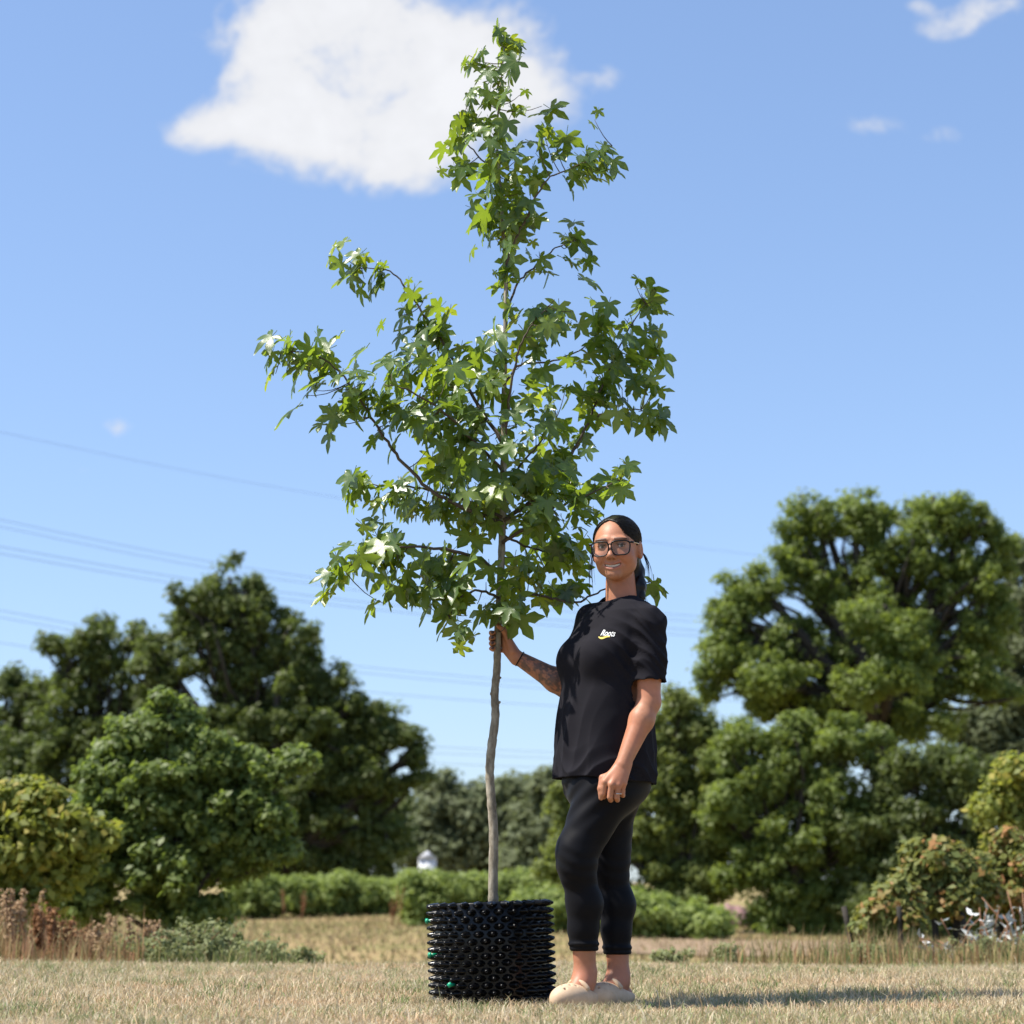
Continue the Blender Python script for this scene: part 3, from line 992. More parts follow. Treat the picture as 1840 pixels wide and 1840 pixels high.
def star_leaf_mat(name, dark, light, trans):
    """glossy star leaf: pale veins, per-leaf tone from attribute col (red), vein mask in green"""
    m, nt, b = new_mat(name)
    N, L = nt.nodes, nt.links
    at = N.new('ShaderNodeAttribute'); at.attribute_name = 'col'
    sp = N.new('ShaderNodeSeparateColor'); L.new(at.outputs['Color'], sp.inputs[0])
    oi = N.new('ShaderNodeObjectInfo')
    ad = N.new('ShaderNodeMath'); ad.operation = 'ADD'; ad.use_clamp = True
    ml = N.new('ShaderNodeMath'); ml.operation = 'MULTIPLY'; ml.inputs[1].default_value = .45
    L.new(oi.outputs['Random'], ml.inputs[0]); L.new(ml.outputs[0], ad.inputs[0])
    ml2 = N.new('ShaderNodeMath'); ml2.operation = 'MULTIPLY'; ml2.inputs[1].default_value = .6
    L.new(sp.outputs[0], ml2.inputs[0]); L.new(ml2.outputs[0], ad.inputs[1])
    base = ramp(nt, ad.outputs[0], [(0, dark), (1, light)])
    n = noise_node(nt, 55, 3, .6)
    mx = N.new('ShaderNodeMix'); mx.data_type = 'RGBA'; mx.blend_type = 'MULTIPLY'; mx.inputs[0].default_value = .5
    L.new(base, mx.inputs[6]); L.new(ramp(nt, n.outputs[0], [(.3, (.7, .72, .7)), (.7, (1.1, 1.1, 1.0))]), mx.inputs[7])
    vm = N.new('ShaderNodeMix'); vm.data_type = 'RGBA'
    vp = N.new('ShaderNodeMath'); vp.operation = 'POWER'; vp.inputs[1].default_value = 5
    L.new(sp.outputs[1], vp.inputs[0])
    vq = N.new('ShaderNodeMath'); vq.operation = 'MULTIPLY'; vq.inputs[1].default_value = .5; L.new(vp.outputs[0], vq.inputs[0])
    L.new(vq.outputs[0], vm.inputs[0]); L.new(mx.outputs[2], vm.inputs[6]); vm.inputs[7].default_value = (.20, .25, .09, 1)
    L.new(vm.outputs[2], b.inputs['Base Color'])
    b.inputs['Roughness'].default_value = .31
    b.inputs['Specular IOR Level'].default_value = .6
    bump(nt, b, n.outputs[0], .25, .002)
    t = N.new('ShaderNodeBsdfTranslucent')
    L.new(ramp(nt, ad.outputs[0], [(0, tuple(x * .7 for x in trans)), (1, trans)]), t.inputs[0])
    ms = N.new('ShaderNodeMixShader'); ms.inputs[0].default_value = .42
    L.new(b.outputs[0], ms.inputs[1]); L.new(t.outputs[0], ms.inputs[2])
    L.new(ms.outputs[0], N['Material Output'].inputs[0])
    return m


M['star_leaf'] = star_leaf_mat('star_leaf', (.042, .088, .026), (.13, .205, .055), (.36, .50, .03))
M['star_leaf_young'] = star_leaf_mat('star_leaf_young', (.09, .15, .025), (.18, .25, .04), (.50, .60, .03))


def star_leaf(seed):
    """five pointed lobes, saw-edged, drooping; length of the middle lobe = 1, stalk joins at the origin, tip along +X, upper side +Z"""
    r = np.random.default_rng(seed)
    ang = np.radians([0, 56, -56, 112, -112]) + r.normal(size=5) * .06
    ln = np.array([1.0, .93, .93, .62, .62]) * r.uniform(.92, 1.06, 5)
    order = [4, 2, 0, 1, 3]
    prof = [(.42, .182), (.58, .205), (.74, .160), (.88, .075)]
    rim, mid = [], []
    V = [(0., 0.)]; vein = [1.0]
    tri = []

    def addv(p, g):
        V.append(p); vein.append(g)
        return len(V) - 1
    prev = None
    first = None
    sin0 = None
    for oi, o in enumerate(order):
        d = np.array([math.cos(ang[o]), math.sin(ang[o])]); n = np.array([-d[1], d[0]])
        l = ln[o]; wsc = 1.0 if l > .8 else .85
        m = [addv(tuple(d * l * t), 1.0) for t, _ in prof]
        tip = addv(tuple(d * l), .3)
        rt, lf = [], []
        for (t, w), k in zip(prof, (0, 1, 0, 1)):
            wj = w * wsc * (1 + r.normal() * .08) * (1.05 if k else .93)
            rt.append(addv(tuple(d * l * t - n * wj * l ** .5), 0.0))
            lf.append(addv(tuple(d * l * t + n * wj * l ** .5), 0.0))
        # sinus before this lobe
        if oi == 0:
            sr = addv((-.06, -.05), .0)
        else:
            o0 = order[oi - 1]
            a = (ang[o0] + ang[o]) / 2
            sr = addv((math.cos(a) * .355 * min(ln[o0], l) ** .7, math.sin(a) * .355 * min(ln[o0], l) ** .7), 0.0)
            tri += [(0, prev[1], prev[0]), (prev[1], 0, sr)] if False else []
            tri += [(0, sr, prev[0]), (prev[0], sr, prev[1])]
        tri += [(0, m[0], sr), (sr, m[0], rt[0])]
        for i in range(3):
            tri += [(m[i], m[i + 1], rt[i]), (rt[i], m[i + 1], rt[i + 1])]
            tri += [(m[i], lf[i], m[i + 1]), (lf[i], lf[i + 1], m[i + 1])]
        tri += [(m[3], tip, rt[3]), (m[3], lf[3], tip)]
        prev = (m[0], lf[0])
    sr = addv((-.06, .05), 0.0)
    tri += [(0, sr, prev[0]), (prev[0], sr, prev[1])]
    V = np.array(V); vein = np.array(vein)
    rad = np.hypot(V[:, 0], V[:, 1])
    z = .10 * (1 - vein) * np.minimum(rad, .6) - .20 * rad ** 2 * r.uniform(.4, 1.9) + .03 * np.sin(V[:, 0] * 7 + seed) * rad
    fold = r.uniform(.0, .30)
    z = z + fold * np.abs(V[:, 1]) * .8 - r.uniform(0, .25) * np.maximum(0, np.abs(V[:, 1]) - .45)
    z = z + r.normal() * .08 * V[:, 1]
    v = np.concatenate([V, z[:, None]], 1)
    tri = np.array(tri)
    a, b, c = v[tri[:, 0]], v[tri[:, 1]], v[tri[:, 2]]
    nz = np.cross(b - a, c - a)[:, 2]
    tri[nz < 0] = tri[nz < 0][:, ::-1]
    # stalk, from the joint back and up
    L = r.uniform(.3, .5)
    t = np.linspace(0, 1, 4)[:, None]
    st = np.concatenate([-t * L * .9, np.zeros_like(t), .18 * L * t ** 1.6 + .005], 1)
    sv, sq, _ = tube(st, .016, 4, False)
    tone = np.zeros((len(v) + len(sv), 3)); tone[:, 0] = .5
    tone[:len(v), 1] = vein; tone[len(v):, 1] = 1
    stq = np.concatenate([sq[:, [0, 1, 2]], sq[:, [0, 2, 3]]])
    return np.concatenate([v, sv]), np.concatenate([tri, stq + len(v)]), tone, st[-1]


LEAVES = [star_leaf(i) for i in range(9)]


TRNG = np.random.default_rng(23)
FACE = P(1104, 988, 7.36)


def potted_tree():
    TYy = TREE_Y

    def Q(px, py, dy=0.0):
        return P(px, py, TYy + dy)
    base = Q(887, 1632); base[1] = TYy
    loc = np.array([base[0], TYy, 0.34])
    root = thing('young_tree', 'slim potted young tree with glossy star shaped leaves, held by the person', 'tree', loc)
    tr = [(887, 1640, 0), (886, 1590, 0), (887, 1500, 0), (883, 1440, 0), (880, 1390, 0), (883, 1345, 0), (890, 1290, 0), (889, 1245, 0), (893, 1200, 0), (894, 1150, 0), (897, 1080, 0),
          (901, 1000, .01), (903, 940, .01), (905, 870, .01), (905, 800, .01), (906, 700, .01), (908, 600, .01), (909, 500, .01), (905, 430, .01), (899, 340, .01), (893, 250, .01), (897, 180, .01), (903, 120, .01), (906, 85, .01)]
    rad = [9.6, 8.6, 8.2, 8, 7.8, 8, 7.4, 7.2, 6.9, 6.6, 6.4, 6.6, 6.2, 5.6, 5.2, 4.6, 4.1, 3.8, 3.3, 2.6, 2.1, 1.7, 1.3, .9]
    k = TYy / FPX * 1.01
    tp = spline([Q(*t) for t in tr], 8)
    rr = np.interp(np.linspace(0, 1, len(tp)), np.linspace(0, 1, len(rad)), rad) * k
    rr = rr * (1 + .05 * np.sin(np.arange(len(rr)) * 1.7) + .03 * np.sin(np.arange(len(rr)) * 3.9))
    mb = MB(); mb.add(*tube(tp, rr, 14))
    # old pruning knots
    for px, py, s in ((881, 1338, 5.2), (884, 1246, 5.0), (897, 1262, 3.2), (877, 1405, 3.0), (898, 1218, 3.0), (891, 1330, 2.8), (889, 1560, 2.6)):
        c = Q(px, py, -.003)
        n = nrm(np.array([px - 888, -6, 3.0]))
        mb.add(*tube(np.array([c - n * .008, c, c + n * .004, c + n * .0065]), np.array([1.25, 1.1, .8, .25]) * s * k * .8, 9))
    obj('trunk', mb.mesh('trunk', True), M['young_bark'], root, loc)

    br = [  # branches: points (px, py, dY), base radius in px
        ([(902, 940, 0), (840, 915, -.05), (780, 885, -.09), (725, 832, -.12), (690, 785, -.14), (655, 730, -.15), (610, 668, -.16), (560, 636, -.16), (505, 632, -.15)], 4.4),
        ([(905, 800, 0), (860, 730, .05), (820, 655, .09), (775, 585, .12), (735, 525, .13), (700, 488, .13), (650, 482, .12)], 3.8),
        ([(905, 850, 0), (850, 790, -.10), (790, 735, -.2), (730, 700, -.26), (690, 690, -.28)], 3.4),
        ([(903, 930, 0), (840, 900, .06), (770, 880, .12), (700, 872, .16), (640, 872, .18)], 3.4),
        ([(901, 1030, 0), (850, 1000, -.08), (780, 985, -.16), (710, 985, -.2), (650, 1005, -.23), (600, 1035, -.24)], 3.8),
        ([(899, 1075, 0), (860, 1060, -.10), (825, 1075, -.17), (805, 1105, -.2)], 2.8),
        ([(897, 1095, 0), (940, 1068, .03), (990, 1075, .05), (1035, 1082, .06), (1080, 1062, .08), (1130, 1050, .10), (1168, 1045, .12)], 3.2),
        ([(903, 975, 0), (950, 945, -.06), (990, 915, -.10), (1030, 900, -.12), (1075, 880, -.12), (1115, 862, -.10)], 3.6),
        ([(904, 935, 0), (950, 905, .05), (990, 880, .08), (1012, 850, .1), (1040, 790, .12), (1062, 750, .13), (1078, 705, .14), (1105, 640, .14), (1135, 585, .14), (1160, 545, .13)], 4.4),
        ([(1062, 750, .13), (1095, 742, .12), (1135, 735, .1), (1185, 748, .08)], 2.2),
        ([(906, 815, 0), (915, 720, -.05), (930, 640, -.08), (950, 590, -.1), (985, 550, -.12)], 3.2),
        ([(908, 640, 0), (912, 560, .03), (930, 510, .05), (965, 475, .07), (1000, 445, .08), (1040, 430, .08)], 2.7),
        ([(908, 480, 0), (925, 430, -.02), (945, 395, -.04), (965, 350, -.06), (990, 318, -.07), (1045, 295, -.08), (1100, 262, -.08)], 2.7),
        ([(899, 345, 0), (875, 300, .04), (845, 265, .07), (820, 235, .08)], 2.2),
        ([(906, 690, 0), (935, 655, .08), (985, 650, .14), (1040, 630, .18), (1080, 600, .2)], 2.6),
        ([(905, 880, 0), (940, 830, .12), (975, 790, .2), (1000, 750, .25)], 2.6),
        ([(903, 960, 0), (950, 985, .10), (1000, 990, .16), (1040, 985, .2)], 2.6),
        ([(904, 900, 0), (860, 850, .14), (810, 800, .24), (770, 760, .3)], 2.6),
    ]
    bobj, bpts = [], [tp]
    bobj.append(root.children[0] if root.children else None)
    for pts, r0 in br:
        p = spline([Q(*t) for t in pts], 6)
        n = len(p)
        p[1:-1] += TRNG.normal(size=(n - 2, 3)) * .0022
        m2 = MB(); m2.add(*tube(p, np.linspace(r0, .9, n) * k, 8))
        o = obj('branch', m2.mesh('branch', True), M['twig'], root, loc)
        bobj.append(o); bpts.append(p)
    allp = np.concatenate(bpts)
    own = np.concatenate([np.full(len(p), i) for i, p in enumerate(bpts)])

    # leaf clusters: centre px, radii px, number of leaves, depth radius (m), dY
    cl = [
        (935, 98, 36, 30, 10, .07, 0, 1), (895, 85, 30, 30, 7, .05, 0, 1), (860, 100, 26, 36, 8, .05, 0, .7), (905, 165, 48, 38, 19, .09, 0, .6), (902, 130, 40, 26, 8, .06, 0, .7), (960, 195, 24, 30, 3, .05, 0, 0), (855, 185, 34, 30, 7, .07, 0, .3),
        (838, 235, 42, 46, 18, .09, .07, .4), (815, 305, 24, 46, 8, .06, .06, .2), (900, 250, 60, 46, 22, .12, 0, .1), (975, 265, 55, 38, 20, .10, -.05, .3), (1045, 280, 52, 38, 18, .09, -.08, .2), (1095, 265, 32, 42, 12, .07, -.08, .6),
        (1062, 220, 16, 16, 2, .03, -.08, 0), (870, 325, 50, 40, 22, .11, 0, .3), (930, 330, 44, 44, 15, .10, 0, .1), (905, 395, 56, 46, 30, .12, 0, .1), (895, 445, 44, 30, 10, .1, 0, .1), (865, 420, 28, 36, 9, .07, 0, 0), (935, 420, 30, 44, 10, .08, 0, 0),
        (905, 492, 34, 30, 13, .07, 0, 0), (965, 475, 36, 32, 12, .06, .07, 0), (1005, 400, 20, 26, 3, .04, .08, .4), (1040, 450, 34, 40, 13, .07, .08, .3),
        (905, 560, 26, 30, 5, .06, 0, 0), (975, 545, 46, 40, 20, .10, -.10, .3), (1025, 545, 26, 36, 8, .07, -.1, .2), (980, 590, 44, 30, 12, .08, -.1, .2), (940, 630, 40, 60, 12, .09, -.05, .1),
        # left upper arm
        (640, 480, 36, 42, 14, .07, .12, .4), (690, 495, 38, 30, 11, .07, .13, .2), (745, 530, 34, 24, 9, .06, .13, .1), (720, 595, 46, 46, 18, .10, .12, .2), (790, 590, 34, 36, 12, .09, .1, .1),
        (800, 640, 56, 44, 24, .13, .08, .2), (735, 650, 50, 40, 18, .12, .05, .1),
        # left arm
        (530, 620, 56, 36, 18, .10, -.15, .5), (500, 680, 26, 34, 4, .05, -.15, .8), (600, 640, 46, 44, 18, .10, -.16, .2), (560, 690, 56, 42, 22, .12, -.16, .2), (640, 690, 54, 44, 24, .13, -.15, .1), (620, 760, 56, 34, 16, .11, -.15, .1), (690, 760, 40, 34, 9, .1, -.14, .4),
        (690, 690, 50, 50, 22, .12, -.26, .1),
        # middle mass
        (760, 710, 62, 56, 34, .16, -.1, .05), (830, 700, 62, 56, 36, .18, -.03, .1), (890, 660, 44, 56, 18, .14, 0, .1), (790, 780, 66, 56, 36, .18, .05, .05), (870, 780, 66, 60, 42, .2, 0, .08), (945, 740, 50, 50, 22, .15, .03, .1),
        (820, 850, 70, 50, 40, .18, .02, .06), (900, 850, 66, 56, 42, .2, 0, .1), (960, 850, 56, 44, 26, .16, .05, .08), (990, 770, 26, 30, 7, .08, .18, 0), (960, 905, 70, 46, 38, .18, 0, .05), (880, 920, 60, 46, 34, .18, 0, .05),
        (1010, 890, 46, 50, 22, .14, -.08, .2), (1010, 960, 52, 46, 28, .14, .1, .4), (955, 980, 50, 46, 22, .14, .05, .3), (1000, 1010, 44, 30, 12, .10, .14, .5), (800, 910, 50, 36, 16, .14, .03, .05),
        # right arm
        (1000, 690, 48, 52, 22, .13, .12, .1), (1060, 655, 50, 50, 22, .12, .16, .1), (1075, 700, 56, 40, 24, .12, .13, .15), (1110, 560, 40, 38, 14, .09, .14, .1), (1160, 550, 34, 40, 15, .09, .13, .1), (1130, 620, 50, 46, 24, .12, .13, .25), (1185, 620, 30, 40, 12, .08, .12, .3),
        (1150, 690, 44, 46, 18, .1, .12, .1), (1150, 740, 34, 26, 9, .07, .1, .2), (1190, 752, 22, 30, 7, .05, .08, .1), (1055, 800, 34, 30, 9, .08, .12, .3), (1010, 830, 36, 26, 10, .08, .1, .2), (1070, 600, 20, 30, 5, .06, .15, 0), (1130, 520, 24, 18, 5, .05, .13, 0),
        (1085, 878, 30, 22, 9, .06, -.12, .1), (1115, 860, 24, 26, 8, .06, -.1, .1), (1040, 900, 26, 30, 7, .07, -.1, .1),
        # low left
        (640, 870, 44, 34, 16, .08, .18, .1), (700, 870, 44, 32, 15, .09, .16, .1), (740, 915, 54, 36, 18, .1, .1, .15), (690, 965, 60, 38, 24, .12, -.18, .2), (625, 1015, 48, 34, 16, .1, -.23, .3), (600, 1045, 34, 28, 6, .06, -.24, .1), (690, 1025, 62, 40, 26, .13, -.2, .1),
        (760, 1010, 56, 46, 28, .13, -.15, .15), (820, 1010, 46, 40, 20, .12, -.1, .2), (712, 1080, 26, 22, 3, .04, -.2, 0), (770, 1060, 56, 36, 17, .1, -.16, .1), (830, 1080, 44, 40, 22, .1, -.17, .2), (835, 1125, 38, 26, 9, .07, -.18, .1), (885, 1075, 40, 46, 20, .11, -.05, .2),
        (930, 1085, 40, 34, 14, .1, .02, .1), (950, 1030, 44, 30, 14, .1, .02, .2), (1000, 1060, 40, 26, 11, .08, .05, .1), (1040, 1062, 16, 20, 4, .04, .06, 0), (1172, 1058, 14, 22, 3, .03, .12, 0), (900, 1110, 30, 22, 7, .07, -.04, .1),
    ]
    placed = []
    twigs = MB()
    for cx, cy, rx, ry, n, dr, dY, yg in cl:
        left = max(2, int(round(n * (.68 if cx > 990 and cy < 820 else .55 if 440 < cy < 660 and 880 < cx < 1000 else .72))))
        while left > 0:
            m = min(left, TRNG.integers(3, 7)); left -= m
            a = TRNG.uniform(0, 2 * math.pi); q = math.sqrt(TRNG.random()) * .8
            e = Q(cx + rx * q * math.cos(a), cy + ry * q * math.sin(a), dY + TRNG.normal() * dr * .5)
            e2 = e + np.array([0, 0, -.02])
            dd = np.linalg.norm((allp - e2) * np.array([1, .8, 1.15]), axis=1)
            i = int(dd.argmin()); s = allp[i]; ow = int(own[i])
            ln = np.linalg.norm(e - s)
            t = np.linspace(0, 1, 5)[:, None]
            path = s + (e - s) * t + np.array([0, 0, 1]) * np.sin(t * math.pi) * (-.10 * ln)
            twigs.add(*tube(path, np.linspace(.0022, .0011, 5), 5))
            for j in range(m):
                u = 1.0 if j < 2 else TRNG.uniform(.35, 1)
                at = s + (e - s) * u + np.array([0, 0, -.10 * ln * math.sin(u * math.pi)])
                at = at + TRNG.normal(size=3) * np.array([rx * k * .40, dr * .5, ry * k * .40])
                placed.append((at, nrm(e - s + 1e-6), ow, yg, cy))
    obj('twigs', twigs.mesh('twigs'), M['twig'], root, loc)['kind'] = 'stuff'
    # leaves; the ones nearest the viewer become objects of their own
    items = []
    axis_x = lambda z: np.interp(z, tp[:, 2], tp[:, 0])
    for at, dr, ow, yg, cy in placed:
        hd = np.cross(at - FACE, np.array(travel))
        if hd @ hd < .105 ** 2 and at[2] > FACE[2]:
            continue                       # the sun reaches the face
        if at[2] < P(0, 1118, TYy)[2] and abs(at[0] - P(893, 1150, TYy)[0]) < .085:
            continue                       # nothing hangs over the hand
        out = np.array([at[0] - axis_x(at[2]), at[1] - TYy, 0]); out = out / (np.linalg.norm(out) + .08)
        az = TRNG.normal(size=3) * .75; az[2] *= .3
        tip = nrm(out * .5 + np.array([0, 0, -1]) * TRNG.uniform(.3, 1.6) + az)
        up = nrm(np.array([-.3, -.45, .62]) + out * .7 + TRNG.normal(size=3) * .5)
        nn = up - tip * (up @ tip)
        nn = nrm(nn)
        side = np.cross(nn, tip)
        size = np.clip(TRNG.normal(.071, .018), .030, .105)
        if cy in (492, 475, 220):
            size *= .72
        li = int(TRNG.integers(0, len(LEAVES)))
        yo = TRNG.random() < .08 + yg * .5
        items.append((at, tip, side, nn, size, li, yo, ow))
    score = np.array([-(it[0][1]) + it[4] * 4 for it in items])
    order = np.argsort(-score)
    single = set(order[:300].tolist())
    meshes = {}
    rest = {0: MB(), 1: MB()}
    for i, (at, tip, side, nn, size, li, yo, ow) in enumerate(items):
        v, f, tone, stalk = LEAVES[li]
        if i in single:
            key = (li, yo)
            if key not in meshes:
                me = mesh_np('leaf', v, f, {'col': tone}, True)
                me.materials.append(M['star_leaf_young' if yo else 'star_leaf'])
                meshes[key] = me
            o = bpy.data.objects.new('leaf', meshes[key]); COL.objects.link(o)
            par = bobj[ow] or root
            o.parent = root
            mw = Matrix(((tip[0] * size, side[0] * size, nn[0] * size, at[0] - loc[0]), (tip[1] * size, side[1] * size, nn[1] * size, at[1] - loc[1]),
                         (tip[2] * size, side[2] * size, nn[2] * size, at[2] - loc[2]), (0, 0, 0, 1)))
            o.matrix_local = mw
        else:
            w = at + size * (v[:, :1] * tip + v[:, 1:2] * side + v[:, 2:] * nn)
            tn = tone.copy(); tn[:, 0] = TRNG.random()
            rest[int(yo)].add(w, f, a=tn)
    for yo, mb2 in rest.items():
        if mb2.v:
            o = obj('foliage', mb2.mesh('foliage', True), M['star_leaf_young' if yo else 'star_leaf'], root, loc)
            o['kind'] = 'stuff'
    print('LEAVES', len(items))


potted_tree()


# ------------------------------------------------------------------ the studded pot
def glossy_black():
    m, nt, b = new_mat('black_plastic')
    b.inputs['Base Color'].default_value = (.003, .003, .0034, 1)
    n = noise_node(nt, 40, 3)
    b.inputs['Roughness'].default_value = .24
    b.inputs['Specular IOR Level'].default_value = .27
    nt.links.new(ramp(nt, n.outputs[0], [(.3, (.22, .22, .22)), (.75, (.38, .38, .38))]), b.inputs['Roughness'])
    return m


def pot():
    cx, cy = POT
    loc = np.array([cx, cy, 0.0])
    root = thing('plant_pot', 'black plastic pot covered in pointed studs on the dry lawn', 'pot', loc)
    root.rotation_euler = (0, R(-2.0), R(0))
    Rb, H = .199, .345
    seg = 100
    t = np.arange(seg) * 2 * math.pi / seg
    prof = [(Rb, 0), (Rb + .002, .1), (Rb + .003, .2), (Rb + .004, H), (Rb - .0, H + .004), (Rb - .003, H), (Rb - .004, .03)]
    V = []
    for r, z in prof:
        V.append(np.stack([r * np.cos(t), r * np.sin(t), np.full(seg, z)], 1))
    V = np.concatenate(V)
    i = np.arange(len(prof) - 1)[:, None] * seg; j = np.arange(seg)[None]; k = (j + 1) % seg
    q = np.stack([i + j, i + k, i + seg + k, i + seg + j], -1).reshape(-1, 4)
    obj('wall', mesh_np('wall', V, q, smooth=True), M['black_plastic'], root)
    # soil
    a = np.arange(seg); rings = [0, .06, .12, Rb - .003]
    sv = []
    for r in rings:
        for th in np.arange(32) * 2 * math.pi / 32:
            sv.append([r * math.cos(th), r * math.sin(th), H - .045 + RNG.normal() * .004 + (.02 if r < .05 else 0)])
    f = []
    for a in range(3):
        for b in range(32):
            f.append([a * 32 + b, (a + 1) * 32 + b, (a + 1) * 32 + (b + 1) % 32, a * 32 + (b + 1) % 32])
    obj('soil', mesh_np('soil', np.array(sv), np.array(f), smooth=True), M['soil'], root)
    # one stud: flaring foot, pointed, with an open snipped tip; axis +X
    n = 8
    pr = [(-.001, .0225), (.007, .0162), (.015, .0112), (.023, .0072), (.0300, .0044), (.0295, .0030), (.022, .0026)]
    tt = np.arange(n) * 2 * math.pi / n
    CV = np.concatenate([np.stack([np.full(n, x), r * np.cos(tt), r * (.60 if x < .003 else .72 if x < .01 else .9) * np.sin(tt)], 1) for x, r in pr])
    i = np.arange(len(pr) - 1)[:, None] * n; j = np.arange(n)[None]; k = (j + 1) % n
    cq = np.stack([i + j, i + k, i + n + k, i + n + j], -1).reshape(-1, 4)
    stud = mesh_np('stud', CV, cq, smooth=True); stud.materials.append(M['black_plastic'])
    rows, per = 14, 26
    spots = []
    for r in range(rows):
        z = .012 + r * (H - .018) / (rows - 1)
        for c in range(per):
            a = (c + .5 * (r % 2)) * 2 * math.pi / per + .04
            spots.append((math.sin(a), a, z, r, c))
    spots.sort(key=lambda s: s[0])
    rest = MB()
    greens = []
    for n_, (key, a, z, r, c) in enumerate(spots):
        ca, sa = math.cos(a), math.sin(a)
        jz, jx = RNG.normal() * .0007, RNG.normal() * .03
        Rm = Matrix(((ca, -sa, 0, (Rb + .001) * ca), (sa, ca, 0, (Rb + .001) * sa), (0, 0, 1, z + jz), (0, 0, 0, 1)))
        if n_ < 300:
            o = bpy.data.objects.new('stud', stud); COL.objects.link(o); o.parent = root
            o.matrix_local = Rm @ Matrix.Rotation(jx, 4, 'Z') @ Matrix.Rotation(RNG.normal() * .05, 4, 'Y')
        else:
            Mx = np.array(Rm)
            rest.add(CV @ Mx[:3, :3].T + Mx[:3, 3], cq)
    o = obj('studs', rest.mesh('studs', True), M['black_plastic'], root); o['kind'] = 'stuff'
    # green fixing screws
    for px, py in ((769, 1651), (777, 1712), (812, 1767)):
        p = P(px, py, cy - .05)
        x = np.clip(p[0] - cx, -.224, .224)
        ang = -math.acos(x / .2275)
        z = CAM_H + ray(px, py)[2] * (cy + .2275 * math.sin(ang))
        d = np.array([math.cos(ang), math.sin(ang), 0])
        c = d * .2245 + np.array([0, 0, z])
        mb = MB(); mb.add(*tube(np.array([c - d * .02, c + d * .002]), .006, 6)); 
        s = np.array([-d[1], d[0], 0])
        mb.add(*tube(np.array([c + d * .002, c + d * .005, c + d * .012]), np.array([.0100, .0100, .0085]), 4))
        obj('fixing_screw', mb.mesh('fixing_screw'), M['green_plastic'], root)['label'] = 'emerald green plastic fixing screw'


M['black_plastic'] = glossy_black()
M['green_plastic'] = simple('green_plastic', (.005, .30, .16), (.004, .25, .13), .35, 30)
M['soil'] = simple('soil', (.05, .033, .02), (.022, .015, .01), .95, 60, 6, .8, .01)
pot()

#@@PERSON
# ------------------------------------------------------------------ implicit modelling for the person
def smin(a, b, k):
    h = np.clip(.5 + .5 * (b - a) / k, 0, 1)
    return b + (a - b) * h - k * h * (1 - h)


def smax(a, b, k):
    return -smin(-a, -b, k)


def cone(p, a, b, ra, rb):
    """round cone from a to b"""
    a = np.asarray(a, np.float32); b = np.asarray(b, np.float32)
    ba = b - a
    t = np.clip(((p - a) @ ba) / (ba @ ba), 0, 1)
    d = p - a - t[:, None] * ba
    return np.sqrt((d * d).sum(1)) - (ra + (rb - ra) * t)


def chain(p, pts, rs, k=.0):
    d = None
    for i in range(len(pts) - 1):
        c = cone(p, pts[i], pts[i + 1], rs[i], rs[i + 1])
        d = c if d is None else (smin(d, c, k) if k else np.minimum(d, c))
    return d


def ellip(p, c, r, ax=None):
    q = p - np.asarray(c, np.float32)
    if ax is not None:
        q = q @ np.asarray(ax, np.float32).T
    r = np.asarray(r, np.float32)
    k0 = np.sqrt(((q / r) ** 2).sum(1))
    k1 = np.sqrt(((q / (r * r)) ** 2).sum(1)) + 1e-6
    return k0 * (k0 - 1) / k1


